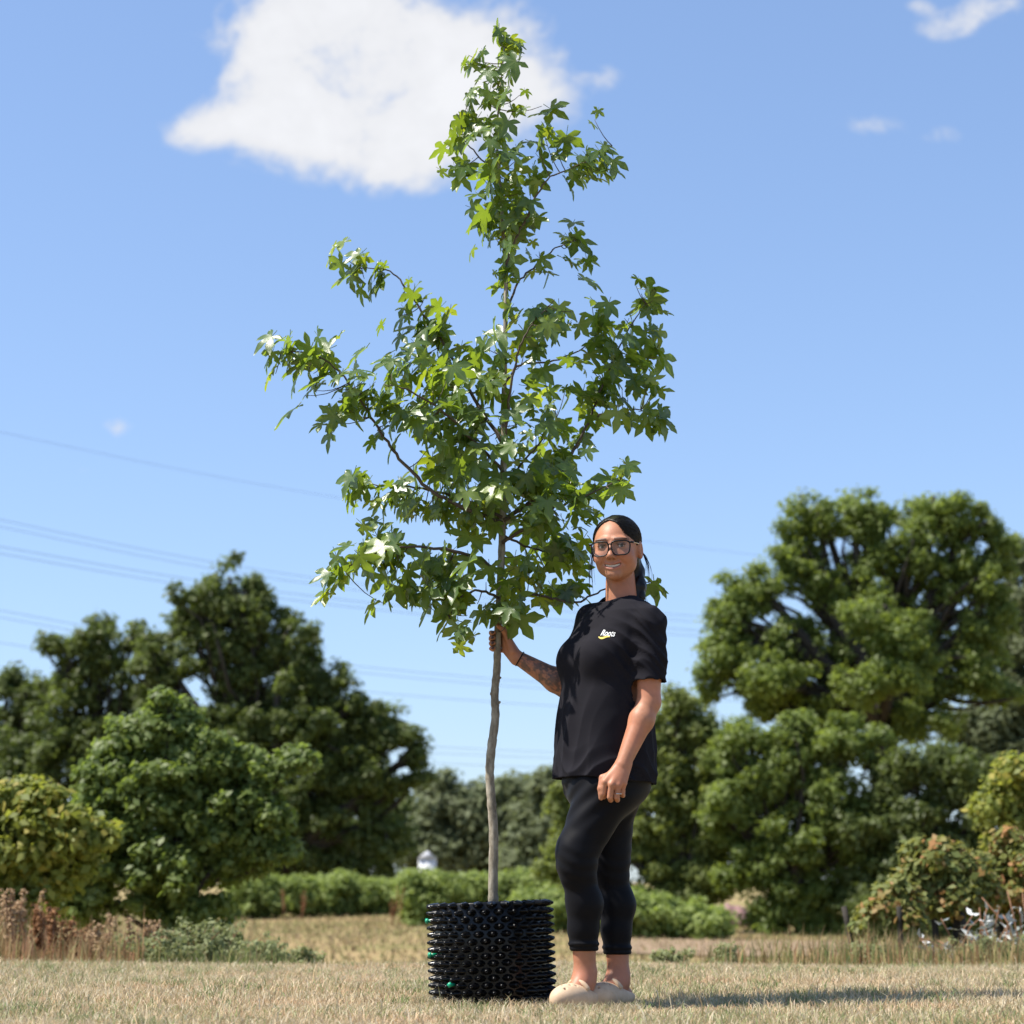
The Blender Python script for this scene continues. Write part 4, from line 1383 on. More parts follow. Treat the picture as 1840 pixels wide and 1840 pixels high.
def surface_nets(fn, lo, hi, h, slack=1.9):
    B = 4
    lo = np.asarray(lo, float); hi = np.asarray(hi, float)
    nb = np.ceil((hi - lo) / (h * B)).astype(int) + 1
    bc = np.stack(np.meshgrid(*[np.arange(n) for n in nb], indexing='ij'), -1).reshape(-1, 3)
    cen = lo + (bc * B + (B - 1) / 2) * h
    dc = fn(cen.astype(np.float32))
    F = np.kron(dc.reshape(nb), np.ones((B, B, B), np.float32)).astype(np.float32)
    act = np.abs(dc) < B * h * .87 * slack
    off = np.stack(np.meshgrid(*[np.arange(B)] * 3, indexing='ij'), -1).reshape(-1, 3)
    ab = bc[act]
    idx = (ab[:, None] * B + off[None]).reshape(-1, 3)
    for s in range(0, len(idx), 600000):
        ii = idx[s:s + 600000]
        F[ii[:, 0], ii[:, 1], ii[:, 2]] = fn((lo + ii * h).astype(np.float32))
    S = F < 0
    cs = np.zeros(np.array(S.shape) - 1, np.int8)
    cor = [(a, b, c) for a in (0, 1) for b in (0, 1) for c in (0, 1)]
    sx, sy, sz = cs.shape
    for a, b, c in cor:
        cs += S[a:a + sx, b:b + sy, c:c + sz]
    cell = np.argwhere((cs > 0) & (cs < 8))
    val = np.stack([F[cell[:, 0] + a, cell[:, 1] + b, cell[:, 2] + c] for a, b, c in cor], 1)
    acc = np.zeros((len(cell), 3)); cnt = np.zeros(len(cell))
    C = np.array(cor, float)
    for i in range(8):
        for j in range(i + 1, 8):
            if np.abs(C[i] - C[j]).sum() != 1:
                continue
            x = (val[:, i] < 0) != (val[:, j] < 0)
            t = val[x, i] / (val[x, i] - val[x, j])
            acc[x] += C[i] + (C[j] - C[i]) * t[:, None]
            cnt[x] += 1
    v = lo + (cell + acc / cnt[:, None]) * h
    vid = np.full(cs.shape, -1, np.int32)
    vid[cell[:, 0], cell[:, 1], cell[:, 2]] = np.arange(len(cell))
    quads = []
    for ax in range(3):
        sl0 = [slice(None)] * 3; sl1 = [slice(None)] * 3
        sl0[ax] = slice(0, -1); sl1[ax] = slice(1, None)
        A, Bm = S[tuple(sl0)], S[tuple(sl1)]
        e = np.argwhere(A != Bm)
        u, w = (ax + 1) % 3, (ax + 2) % 3
        ok = (e[:, u] > 0) & (e[:, w] > 0) & (e[:, u] < cs.shape[u]) & (e[:, w] < cs.shape[w])
        e = e[ok]
        inside = A[e[:, 0], e[:, 1], e[:, 2]]
        du = np.zeros(3, int); du[u] = 1
        dw = np.zeros(3, int); dw[w] = 1
        q = np.stack([vid[tuple((e - du - dw).T)], vid[tuple((e - dw).T)], vid[tuple(e.T)], vid[tuple((e - du).T)]], 1)
        q[~inside] = q[~inside][:, ::-1]
        quads.append(q)
    q = np.concatenate(quads)
    return v, q[(q >= 0).all(1)]


PY = 7.40                                    # distance of the person


def B(px, py, dy=0.0):
    return P(px, py, PY + dy)


def PZ(py):
    return P(0, py, PY)[2]


BASE = np.array([B(1075, 1805)[0], PY, 0.0])
YAW = R(55)
FW = np.array([-math.sin(YAW), -math.cos(YAW), 0.0])        # the way the chest faces
LF = np.array([math.cos(YAW), -math.sin(YAW), 0.0])         # her left

# joints
NECK = B(1117, 1090, .03)
SH_L, SH_R = B(1166, 1123, -.125), B(1066, 1118, .135)
EL_L, WR_L = B(1166, 1262, -.14), B(1119, 1374, -.21)
EL_R, WR_R = B(1022, 1236, .21), B(929, 1181, .20)
HIP_L, HIP_R = B(1086, 1425, -.075), B(1094, 1425, .085)
KN_L, AN_L = B(1036, 1557, -.10), B(1052, 1760, -.05)
KN_R, AN_R = B(1095, 1560, .09), B(1112, 1764, .07)
HEADC = B(1108, 985, -.015)
hF = nrm(np.array([-.27, -.955, -.085]))
hL = nrm(np.array([.96, -.27, .03])); hL = nrm(hL - hF * (hL @ hF))
hU = np.cross(hL, hF) * -1
if hU[2] < 0:
    hU = -hU
HAX = np.stack([hL, hF, hU])                 # rows: right-in-picture, forward, up


HSC = np.array([1.12, 1.0, 1.03], np.float32)


def head_local(p):
    return ((p - HEADC.astype(np.float32)) @ HAX.T.astype(np.float32)) / HSC


def HW(u, v, w):
    return HEADC + u * HSC[0] * hL + v * HSC[1] * hF + w * HSC[2] * hU


def sd_head(q):
    x = np.stack([np.abs(q[:, 0]), q[:, 1], q[:, 2]], 1)
    d = ellip(q, (0, -.018, .030), (.071, .094, .080))
    d = smin(d, ellip(q, (0, .024, -.018), (.0615, .066, .084)), .03)
    d = smin(d, ellip(q, (0, .036, -.070), (.040, .046, .042)), .03)
    d = smin(d, ellip(x, (.041, .010, -.056), (.018, .034, .028)), .03)      # jaw corner
    d = smin(d, ellip(q, (0, .074, -.098), (.021, .016, .016)), .018)          # chin
    d = smin(d, ellip(x, (.035, .058, -.034), (.027, .026, .026)), .02)       # cheek, lifted by the smile
    d = smin(d, ellip(x, (.028, .080, .024), (.026, .012, .008)), .014)        # brow
    d = smax(d, -ellip(x, (.031, .101, .003), (.020, .018, .0115)), .010)       # eye socket
    d = smin(d, ellip(x, (.0315, .0735, .001), (.0158, .0150, .0135)), .005)     # lids round the eye
    d = smax(d, -ellip(x, (.0315, .096, .0000), (.0135, .022, .0046)), .0015)    # the slit between them
    nose = smin(cone(q, (0, .086, .010), (0, .108, -.033), .0065, .0105), ellip(x, (.0105, .094, -.038), (.0075, .0105, .0068)), .008)
    d = smin(d, nose, .009)
    d = smax(d, -ellip(x, (.006, .1005, -.0455), (.0038, .006, .003)), .002)
    # lips, drawn out in a smile
    c = 0.011 * (x[:, 0] / .032) ** 2
    qz = np.stack([q[:, 0], q[:, 1] + 6.0 * x[:, 0] ** 2, q[:, 2] - c], 1)
    d = smin(d, ellip(qz, (0, .083, -.0600), (.034, .009, .0038)), .005)
    d = smin(d, ellip(qz, (0, .0825, -.0775), (.026, .0095, .0050)), .005)
    d = smax(d, -ellip(qz, (0, .094, -.0680), (.0325, .022, .0054)), .002)
    d = smax(d, -cone(x, (.022, .091, -.041), (.039, .074, -.064), .0034, .003), .007)   # smile line
    ear = ellip(x, (.0745, -.010, -.012), (.010, .019, .032))
    ear = smax(ear, -ellip(x, (.084, -.006, -.010), (.008, .011, .021)), .006)
    d = smin(d, ear, .008)
    return d


def hand_left(p):
    """hanging half closed hand, back of the hand to the viewer"""
    k0 = [B(1087, 1405, -.235), B(1099, 1410, -.245), B(1111, 1411, -.240), B(1121, 1407, -.228)]
    d = None
    for i, K in enumerate(k0):
        w = WR_L + (K - k0[1]) * .35
        c = cone(p, w, K, .017 if i else .018, .0112)
        d = c if d is None else smin(d, c, .014)
    L1 = [.040, .042, .040, .033]
    tips = []
    for i, K in enumerate(k0):
        r = [.0098, .0100, .0096, .0086][i]
        a = K + np.array([-.006, .006, -L1[i]])
        b = a + np.array([.004, .026, -.008])
        c = b + np.array([.003, .012, .020])
        d = smin(d, chain(p, [K, a, b, c], [r * 1.12, r, r * .92, r * .8], .002), .0045)
        tips.append(a)
    t0, t1, t2, t3 = WR_L + np.array([-.022, -.008, -.03]), B(1083, 1398, -.215), B(1079, 1417, -.225), B(1080, 1434, -.222)
    d = smin(d, chain(p, [t0, t1, t2, t3], [.015, .0125, .0105, .0085], .004), .008)
    return d


TX = P(894, 1156, TREE_Y)


def finger_right(i):
    z = TX[2] + .036 - i * .0195
    x, y = TX[0], TX[1]
    s = [0, .002, 0, -.004][i]
    return [np.array([x + .030, y + .004, z - .004]), np.array([x + .010 + s, y + .0275, z]), np.array([x - .0215 - s, y + .0155, z + .002]), np.array([x - .0235, y - .008, z + .002]), np.array([x - .013, y - .0225, z + .001])]


def hand_right(p):
    d = None
    for i in range(4):
        f = finger_right(i)
        c = cone(p, WR_R + np.array([-.004, 0, .012 - i * .008]), f[0], .0175, .0125)
        d = c if d is None else smin(d, c, .014)
    for i in range(4):
        f = finger_right(i)
        r = [.0094, .0096, .0092, .0082][i]
        d = smin(d, chain(p, f, [r * 1.1, r, r, r * .93, r * .8], .002), .003)
    x, y, z = TX
    th = [WR_R + np.array([-.012, -.014, .018]), np.array([x + .034, y - .016, z + .030]), np.array([x + .020, y - .026, z + .048]), np.array([x + .004, y - .0255, z + .060])]
    d = smin(d, chain(p, th, [.016, .0125, .0105, .0085], .004), .007)
    return d


def foot_dir(ang):
    return np.array([-math.cos(ang), -math.sin(ang), 0.0])


FD_L, FD_R = foot_dir(R(50)), foot_dir(R(48))


def sd_foot(p, an, fd):
    heel = np.array([an[0], an[1], .030]) - fd * .035
    ball = np.array([an[0], an[1], .024]) + fd * .090
    toe = np.array([an[0], an[1], .020]) + fd * .120
    inst = np.array([an[0], an[1], .07]) + fd * .025
    d = smin(cone(p, heel, ball, .027, .024), cone(p, ball, toe, .026, .016), .02)
    d = smin(d, cone(p, an + np.array([0, 0, .02]), inst, .034, .032), .03)
    d = smin(d, cone(p, inst, ball, .032, .022), .03)
    return d


def sd_leg(p, hip, kn, an, fat=0.0, bulge=1):
    dirn = nrm(an - kn)
    calf = kn + (an - kn) * .33 + np.array([.018, .006, 0]) * bulge
    shin = kn + (an - kn) * .55 + np.array([.006, .002, 0])
    d = smin(cone(p, hip, kn + np.array([.004, 0, .05]), .098, .066), cone(p, kn + np.array([0, 0, .06]), kn, .062, .056), .03)
    d = smin(d, cone(p, kn, calf, .053, .0555), .04)
    d = smin(d, cone(p, calf, shin, .0555, .045), .03)
    d = smin(d, cone(p, shin, an, .0445, .035), .03)
    return d - fat


def sd_torso(p):
    d = ellip(p, B(1100, 1405), (.115, .13, .10))
    d = smin(d, cone(p, B(1098, 1380), B(1100, 1250), .115, .11), .06)
    d = smin(d, cone(p, B(1103, 1230), B(1110, 1150, .01), .105, .09), .05)
    d = smin(d, cone(p, SH_L, SH_R, .042, .042), .06)
    return d


def sd_arms(p):
    d = chain(p, [SH_L, SH_L + (EL_L - SH_L) * .55, EL_L], [.046, .045, .039], .02)
    f = EL_L + (WR_L - EL_L) * .28
    d = smin(d, chain(p, [EL_L, f, WR_L], [.038, .042, .0255], .02), .02)
    e = chain(p, [SH_R, EL_R], [.046, .043], .02)
    f = EL_R + (WR_R - EL_R) * .25
    e = smin(e, chain(p, [EL_R, f, WR_R], [.040, .043, .0255], .02), .02)
    return d, e


def clip_box(p, lo, hi, fn, far=.08):
    """evaluate fn only for points near a box"""
    out = np.full(len(p), far, np.float32)
    lo = np.asarray(lo) - .06; hi = np.asarray(hi) + .06
    dd = np.maximum(np.maximum(lo - p, p - hi), 0)
    dist = np.sqrt((dd * dd).sum(1))
    m = dist == 0
    out = (dist + .06).astype(np.float32)
    if m.any():
        out[m] = fn(p[m])
    return out


def sd_body(p):
    d = clip_box(p, B(1000, 1540, .25), B(1200, 1040, -.3), lambda q: sd_torso(q)) if False else sd_torso(p)
    l, r = sd_arms(p)
    d = smin(d, l, .025); d = smin(d, r, .025)
    d = smin(d, clip_box(p, WR_L - .13, WR_L + .10, hand_left), .006)
    d = smin(d, clip_box(p, TX - np.array([.06, .08, .09]), WR_R + np.array([.05, .06, .07]), hand_right), .006)
    neck = chain(p, [NECK, HW(0, -.034, -.075)], [.060, .050], .0)
    d = smin(d, neck, .04)
    d = smin(d, clip_box(p, HEADC - .13, HEADC + .13, lambda q: sd_head(head_local(q))), .012)
    d = smin(d, sd_leg(p, HIP_L, KN_L, AN_L), .03)
    d = smin(d, sd_leg(p, HIP_R, KN_R, AN_R), .03)
    d = smin(d, sd_foot(p, AN_L, FD_L), .025)
    d = smin(d, sd_foot(p, AN_R, FD_R), .025)
    return d


def vnoise(p, s, seed=0.0):
    """cheap smooth wave noise in -1..1"""
    x, y, z = p[:, 0] * s + seed, p[:, 1] * s + seed * 1.7, p[:, 2] * s - seed
    return (np.sin(x + 1.3 * np.sin(y * 1.1 + z)) + np.sin(y * 1.27 + 1.1 * np.sin(z * .9 + x * 1.3)) + np.sin(z * 1.13 + 1.2 * np.sin(x * .8 - y))) / 3


SEC = [  # T-shirt sections: py, px of the axis, half depth (chest to back), half width
    (1076, 1116, .050, .060), (1088, 1114, .075, .120), (1104, 1112, .100, .165), (1130, 1109, .125, .178), (1160, 1104, .142, .178), (1190, 1098, .150, .174), (1230, 1093, .152, .170), (1280, 1089, .158, .170), (1340, 1087, .166, .174), (1420, 1087, .172, .180)]
SECZ = np.array([PZ(s[0]) for s in SEC])[::-1]
SECX = np.array([B(s[1], s[0])[0] for s in SEC])[::-1]
SECA = np.array([s[2] for s in SEC])[::-1]
SECB = np.array([s[3] for s in SEC])[::-1]


def tee_outer(p, cut=True):
    z = p[:, 2]
    cx = np.interp(z, SECZ, SECX); a = np.interp(z, SECZ, SECA); b = np.interp(z, SECZ, SECB)
    q = np.stack([p[:, 0] - cx, p[:, 1] - PY], 1)
    u = q @ FW[:2].astype(np.float32); w = q @ LF[:2].astype(np.float32)
    k = (np.abs(u / a) ** 2.3 + np.abs(w / b) ** 2.3) ** (1 / 2.3)
    d = (k - 1) * np.minimum(a, b) * .93
    d = np.maximum(d, (z - SECZ[-1]))
    for s in (-1, 1):
        c = np.array([B(1098, 1187)[0], PY, PZ(1187)]) + FW * .105 + LF * .070 * s
        d = smin(d, ellip(p, c, (.066, .066, .072)), .05)
    # shoulders and sleeves
    d = smin(d, cone(p, SH_L + np.array([0, 0, .004]), NECK + np.array([0, .0, -.014]), .060, .058), .03)
    d = smin(d, cone(p, SH_R + np.array([0, 0, .004]), NECK + np.array([0, .0, -.014]), .060, .058), .03)
    for S, E, rr in ((SH_L, EL_L, (.0595, .0600, .0620)), (SH_R, EL_R, (.063, .062, .062))):
        sl = chain(p, [S, S + (E - S) * .45, S + (E - S) * .85], rr, .02)
        if cut:
            ax = nrm(E - S)
            sl = np.maximum(sl, (p - (S + (E - S) * .735).astype(np.float32)) @ ax.astype(np.float32))
        d = smin(d, sl, .022)
    # folds: hanging drapes below the bust, pulls from the armpit, soft crumple at the hem
    zz = p[:, 2]
    low = np.clip((PZ(1215) - zz) / .15, 0, 1)
    ang = w / .17 * 2.2 + u * 5
    rid = lambda x: 1 - 1.6 * np.abs(np.sin(x))
    d = d - .0062 * low * (rid(ang * 2.3 + zz * 4 + 1.2 * np.sin(zz * 9)) * .6 + rid(ang * 4.1 - zz * 9 + 2) * .4)
    hem = np.clip((PZ(1340) - zz) / .10, 0, 1)
    d = d - .0055 * hem * rid(zz * 42 + 4.5 * np.sin(ang * 1.3))
    arm = np.exp(-(((p - (SH_L + np.array([-.03, -.02, -.09])).astype(np.float32)) ** 2).sum(1)) / .012)
    diag = (p[:, 0] * .75 + zz * .8)
    d = d - .0065 * arm * rid(diag * 70 + 2 * np.sin(p[:, 1] * 20))
    slv = np.clip(1 - np.abs(cone(p, SH_L, EL_L, .062, .062)) / .03, 0, 1)
    d = d - .0035 * slv * rid(zz * 62 + p[:, 0] * 30 + 2.0 * np.sin(p[:, 0] * 40 + zz * 15))
    d = d - .003 * vnoise(p, 26, 3.0)
    return d


def sd_tee(p):
    o = tee_outer(p)
    d = np.maximum(o, -(tee_outer(p, False) + .007))
    hemz = PZ(1404) - .012 * ((p[:, 0] - B(1084, 1400)[0]) / .15) + .004 * np.sin(p[:, 0] * 30)
    d = np.maximum(d, hemz - p[:, 2])
    # neck opening
    e = ellip(p, NECK + np.array([-.006, -.022, .026]), (.074, .072, .050))
    band = np.clip(1 - np.abs(e - .009) / .010, 0, 1)
    d = d - .0035 * np.sqrt(band)
    d = np.maximum(d, -e)
    return d


def sd_leggings(p):
    d = ellip(p, B(1086, 1405), (.150, .150, .12))
    d = smin(d, ellip(p, B(1122, 1396, .0), (.088, .125, .095)), .05)      # seat
    d = smin(d, sd_leg(p, HIP_L, KN_L, AN_L, .004), .05)
    d = smin(d, sd_leg(p, HIP_R, KN_R, AN_R, .004), .05)
    kn = np.exp(-((p[:, 2] - KN_L[2]) ** 2) / .006)
    d = d - .0012 * kn * np.sin(p[:, 2] * 130 + p[:, 0] * 40 + 3 * np.sin(p[:, 1] * 30))
    cr = np.exp(-((p[:, 2] - PZ(1440)) ** 2) / .01)
    d = d - .0022 * cr * np.sin(p[:, 2] * 90 - p[:, 0] * 70 + 2 * np.sin(p[:, 1] * 25))
    # ends: rolled cuffs
    left = cone(p, KN_L, AN_L, .09, .09) < cone(p, KN_R, AN_R, .09, .09)
    zl, zr = PZ(1708), PZ(1716)
    zc = np.where(left, zl, zr)
    ring = np.exp(-((p[:, 2] - zc - .018) / .016) ** 4)
    d = d - .006 * ring - .002 * ring * np.sin((p[:, 2] - zc) * 330)
    d = np.maximum(d, zc - p[:, 2])
    d = np.maximum(d, p[:, 2] - PZ(1370))
    return d


def sd_clog(p, an, fd):
    sd = np.array([-fd[1], fd[0], 0.0])
    q = p - np.array([an[0], an[1], 0], np.float32)
    u, w, z = q @ fd.astype(np.float32), q @ sd.astype(np.float32), p[:, 2]
    u = u / .84
    w = w / .9
    l = np.stack([u, w, z], 1)
    sole = ellip(l, (.062, 0, .018), (.142, .052, .030))
    toe = ellip(l, (.108, 0, .030), (.092, .054, .041))
    body = ellip(l, (.060, 0, .030), (.140, .050, .040))
    d = smin(smin(sole, toe, .02), body, .03)
    hole = ellip(l, (-.014, 0, .074), (.100, .046, .063))
    d = smax(d, -hole, .006)
    for (a, b) in ((.125, .018), (.125, -.018), (.150, .0), (.102, .030), (.102, -.030), (.100, .0), (.165, .024), (.165, -.024)):
        d = np.maximum(d, -(np.sqrt((u - a) ** 2 + (w - b) ** 2) - .0055 + np.maximum(0, .045 - z)))
    d = np.maximum(d, .002 - z)
    return d


def sd_hair(q):
    """q in head space"""
    cap = ellip(q, (0, -.020, .032), (.0765, .1010, .0850))
    cap = smin(cap, ellip(q, (0, -.060, -.035), (.062, .055, .060)), .03)
    u0 = -.012
    g = .070 * np.sqrt(np.clip((.094 - q[:, 2]) / .10, 0, 1)) + np.where(q[:, 2] > .094, (.094 - q[:, 2]) * .8, 0)
    cut = np.maximum(np.abs(q[:, 0] - u0) - g, .004 - q[:, 1])
    cap = smax(cap, -cut, .011)
    side = ellip(np.stack([np.abs(q[:, 0]), q[:, 1], q[:, 2]], 1), (.080, .022, -.055), (.040, .040, .058))
    cap = smax(cap, -side, .006)
    cap = smax(cap, q[:, 1] * .35 - .002 - (q[:, 2] + .062), .006)
    # parting
    part = cone(q, (-.012, .075, .098), (-.012, -.02, .124), .0028, .0028)
    cap = smax(cap, -part, .004)
    tail = chain(q, [(.020, -.090, -.030), (.040, -.085, -.080), (.052, -.062, -.135), (.054, -.050, -.175), (.050, -.045, -.200)], [.030, .026, .022, .016, .006], .02)
    tail = tail - .0016 * np.sin(q[:, 0] * 330 + q[:, 1] * 240)
    return smin(cap, tail, .02)


def skin_colour(v):
    n = len(v)
    base = np.array([.41, .178, .102])
    col = np.tile(base, (n, 1))
    p = v.astype(np.float32)
    q = head_local(p)
    x = np.abs(q[:, 0])
    col *= (1 + .08 * vnoise(p, 60, 1.0) + .06 * vnoise(p, 21, 5.0) + .05 * vnoise(p, 240, 9.0))[:, None]
    col *= 1 + vnoise(p, 34, 7.0)[:, None] * np.array([.03, -.05, -.06])
    inh = (np.abs(q) < .14).all(1)

    def mixin(mask, c, a=1.0):
        m = (np.clip(mask, 0, 1) * a)[:, None]
        col[:] = col * (1 - m) + np.array(c) * m
    cheek = np.exp(-(((x - .042) / .02) ** 2 + ((q[:, 2] + .034) / .018) ** 2)) * (q[:, 1] > .03) * inh
    mixin(cheek, (.52, .20, .13), .45)
    c = .011 * (x / .032) ** 2
    zz = q[:, 2] - c
    lip = (zz < -.0575) & (zz > -.0815) & (np.abs(zz + .0680) > .004) & (x < .029) & (q[:, 1] > .068) & inh
    mixin(lip.astype(float), (.44, .15, .125), .5)
    inm = (np.abs(zz + .0680) <= .0036) & (x < .0265) & (q[:, 1] > .055) & inh
    mixin(inm.astype(float), (.12, .04, .03), .7)
    brow = np.exp(-(((zz * 0 + q[:, 2] - .0225 - .004 * np.sin(x * 60)) / .0042) ** 2)) * (x > .012) * (x < .052) * (q[:, 1] > .05) * inh
    mixin(brow, (.035, .022, .018), .9)
    lid = np.exp(-((q[:, 2] - .0085) / .003) ** 2) * (np.abs(x - .0315) < .016) * (q[:, 1] > .06) * inh
    mixin(lid, (.10, .05, .04), .7)
    # nostril hollows darkened, their shade painted into the skin colour
    nos = np.exp(-(((x - .006) / .004) ** 2 + ((q[:, 2] + .0455) / .003) ** 2)) * (q[:, 1] > .09) * inh
    mixin(nos, (.12, .05, .035), .7)
    # tattooed right forearm
    ax = EL_R - WR_R
    t = ((v - WR_R) @ ax) / (ax @ ax)
    far = np.linalg.norm(v - (WR_R + np.clip(t, 0, 1)[:, None] * ax), axis=1)
    on = (t > .06) & (t < 1.2) & (far < .07)
    tat = np.clip((vnoise(p, 120, 2.0) + .8 * vnoise(p, 300, 8.0) + .1) * 3, 0, 1)
    fine = (np.abs(vnoise(p, 260, 4.0)) < .16) * 1.0
    mixin(np.clip(tat * .7 + fine * .45, 0, .85) * on, (.085, .07, .065))
    # dark nails on the gripping fingers
    for i in range(4):
        f = finger_right(i)
        dd = np.linalg.norm(v - (f[4] + np.array([-.008, -.006, 0])), axis=1)
        mixin((dd < .0085).astype(float), (.03, .012, .02), .9)
    # ruddy knuckles and ankles
    for a in (AN_L, AN_R):
        dd = np.linalg.norm(v - a, axis=1)
        mixin(np.exp(-(dd / .06) ** 2), (.42, .17, .11), .5)
    return np.clip(col, .01, 1)


def fabric(name, c0, c1, rough, weave=900, bs=.15, sheen=.3):
    m, nt, b = new_mat(name)
    n = noise_node(nt, 7, 4)
    nt.links.new(ramp(nt, n.outputs[0], [(.3, c0), (.7, c1)]), b.inputs['Base Color'])
    b.inputs['Roughness'].default_value = rough
    b.inputs['Specular IOR Level'].default_value = .09
    b.inputs['Sheen Weight'].default_value = sheen
    b.inputs['Sheen Roughness'].default_value = .5
    n2 = noise_node(nt, weave, 2)
    bump(nt, b, n2.outputs[0], bs, .001)
    return m


def person():
    loc = BASE
    M['skin'] = attr_mat('skin', .5, .3, (420, .12, .0006), .12)
    M['tee'] = fabric('black_cotton', (.0115, .0108, .0140), (.0155, .0145, .0185), .9, 900, .2, .0)
    M['leggings'] = fabric('black_stretch', (.0045, .0045, .006), (.006, .006, .008), .55, 1400, .1, .03)
    M['hair'] = simple('black_hair', (.004, .0035, .0035), (.009, .007, .0065), .42, 130, 5, .5, .0015, .3, stretch=(5, .6, 1))
    M['clog'] = simple('cream_foam', (.60, .43, .28), (.50, .34, .21), .65, 35)
    v, q = surface_nets(sd_body, np.minimum(TX, BASE)[0:3] * 0 + np.array([TX[0] - .05, PY - .36, .0]), np.array([SH_L[0] + .09, PY + .33, HW(0, 0, .13)[2]]), .0032)
    col = skin_colour(v)
    body = obj('person', mesh_np('person', v - loc, q, {'col': col}, True), M['skin'])
    body.location = Vector(loc)
    tag(body, 'person in black T-shirt and leggings gripping the potted tree trunk and smiling', 'person')

    def part(name, me, mat, parent=None):
        if parent is None:
            return obj(name, me, mat, body, loc)
        return obj(name, me, mat, parent)
    # clothes
    v, q = surface_nets(sd_tee, (B(985, 1200)[0], PY - .27, PZ(1425)), (B(1215, 1200)[0], PY + .30, PZ(1060)), .0035, 2.2)
    tee = part('t_shirt', mesh_np('t_shirt', v, q, smooth=True), M['tee'])
    tee['label'] = 'loose black cotton T-shirt with small chest logo'
    v, q = surface_nets(sd_leggings, (B(980, 1500)[0], PY - .25, PZ(1730)), (B(1190, 1500)[0], PY + .26, PZ(1360)), .0042, 2.2)
    lg = part('leggings', mesh_np('leggings', v, q, smooth=True), M['leggings'])
    lg['label'] = 'cropped black leggings with rolled cuffs'
    for an, fd in ((AN_L, FD_L), (AN_R, FD_R)):
        c = np.array([an[0], an[1], 0]) + fd * .05
        v, q = surface_nets(lambda p: sd_clog(p, an, fd), c - np.array([.18, .18, 0.004]), c + np.array([.18, .18, .1]), .003, 2.2)
        cl = part('clog', mesh_np('clog', v, q, smooth=True), M['clog'])
        sd = np.array([-fd[1], fd[0], 0])
        t = np.linspace(-1.25, 1.25, 15)
        st = np.array([np.array([an[0], an[1], .040 + .044 * math.cos(a)]) + fd * (.036 + .016 * math.cos(a)) + sd * .046 * math.sin(a) for a in t])
        vv, qq, tt = tube(st, .009, 10)
        part('strap', mesh_np('strap', vv, [qq, tt], smooth=True), M['clog'], cl)
    # hair
    lo, hi = np.array([-.10, -.15, -.22]), np.array([.11, .11, .14])
    v, q = surface_nets(sd_hair, lo, hi, .0028, 2.2)
    v = HEADC + (v * HSC) @ HAX
    if np.linalg.det(HAX) < 0:
        q = q[:, ::-1]
    hair = part('hair', mesh_np('hair', v, q, smooth=True), M['hair'])
    hair['label'] = 'sleek black hair tied back in a low ponytail'
    mb = MB()
    rs = np.random.default_rng(5)
    for i in range(46):        # loose strands by both cheeks and on the crown
        if i % 4 == 0:
            a = np.array([-.069 + rs.normal() * .003, .02 + rs.normal() * .01, .005]); e = np.array([-.070 - rs.random() * .026, .03, -.08 - rs.random() * .085])
        elif i % 4 == 1:
            a = np.array([.076, -.035 + rs.normal() * .01, -.015]); e = np.array([.082 + rs.random() * .026, -.03 + rs.normal() * .015, -.07 - rs.random() * .08])
        else:
            a = np.array([rs.uniform(.02, .06), -.08, -.06]); e = np.array([rs.uniform(.03, .09), -.05, -.20 - rs.random() * .04])
        m_ = (a + e) / 2 + np.array([-.006 if i % 4 == 0 else .008, 0, .004])
        pts = spline(np.array([a, m_, e]), 6)
        mb.add(*tube(HEADC + (pts * HSC) @ HAX, np.linspace(.0011, .0003, len(pts)), 5))
    hc, hr = np.array([0, -.020, .032]), np.array([.0765, .1010, .0850])
    tie = nrm((np.array([.012, -.112, -.012]) - hc) / hr)
    for i in range(620):       # combed back from the hairline and the parting to the tie
        if i % 3:
            w = rs.uniform(-.012, .093); sg = 1 if rs.random() < .62 else -1
            uu = -.012 + sg * (.070 * math.sqrt(max(0, (.094 - w) / .10)) + abs(rs.normal()) * .006 + .0005)
            vv = 1 - ((uu - hc[0]) / hr[0]) ** 2 - ((w - hc[2]) / hr[2]) ** 2
            if vv <= .02:
                continue
            st = np.array([uu, hc[1] + hr[1] * math.sqrt(vv), w])
        else:
            a_ = rs.uniform(-.6, .62)
            st = hc + hr * nrm(np.array([-.14 + rs.normal() * .03 + (rs.random() < .5) * rs.uniform(0, 1.0), math.sin(a_), math.cos(a_)]))
        d0 = nrm((st - hc) / hr)
        om = math.acos(np.clip(d0 @ tie, -1, 1)); t_ = np.linspace(0, 1, 11)
        dd = (np.sin((1 - t_) * om)[:, None] * d0 + np.sin(t_ * om)[:, None] * tie) / math.sin(om)
        lift = 1.003 + rs.random() * .016 + .010 * np.sin(t_ * math.pi) * rs.random()
        pts = hc + dd * hr * (lift[:, None] if np.ndim(lift) else lift)
        mb.add(*tube(HEADC + (pts * HSC) @ HAX, np.interp(t_, [0, .15, 1], [.0002, .0007, .0008]), 4, False))
    part('strands', mb.mesh('strands', True), M['hair'], hair)['kind'] = 'stuff'
    # eyes
    M['eye'] = attr_mat('eye', .08, .6)
    for s in (-1, 1):
        n, m_ = 24, 16
        th = np.arange(n) * 2 * math.pi / n
        V, Cc = [], []
        look = nrm(head_dir_to_cam())
        a1 = nrm(np.cross(look, [0, 0, 1])); a2 = np.cross(a1, look)
        for i in range(m_ + 1):
            ph = math.pi * i / m_
            for t in th:
                d = look * math.cos(ph) + (a1 * math.cos(t) + a2 * math.sin(t)) * math.sin(ph)
                V.append(HW(.0315 * s, .0728, .0008) + d * .0125)
                Cc.append((.01, .008, .008) if ph < .24 else ((.085, .045, .022) if ph < .55 else (.72, .68, .65)))
        V = np.array(V)
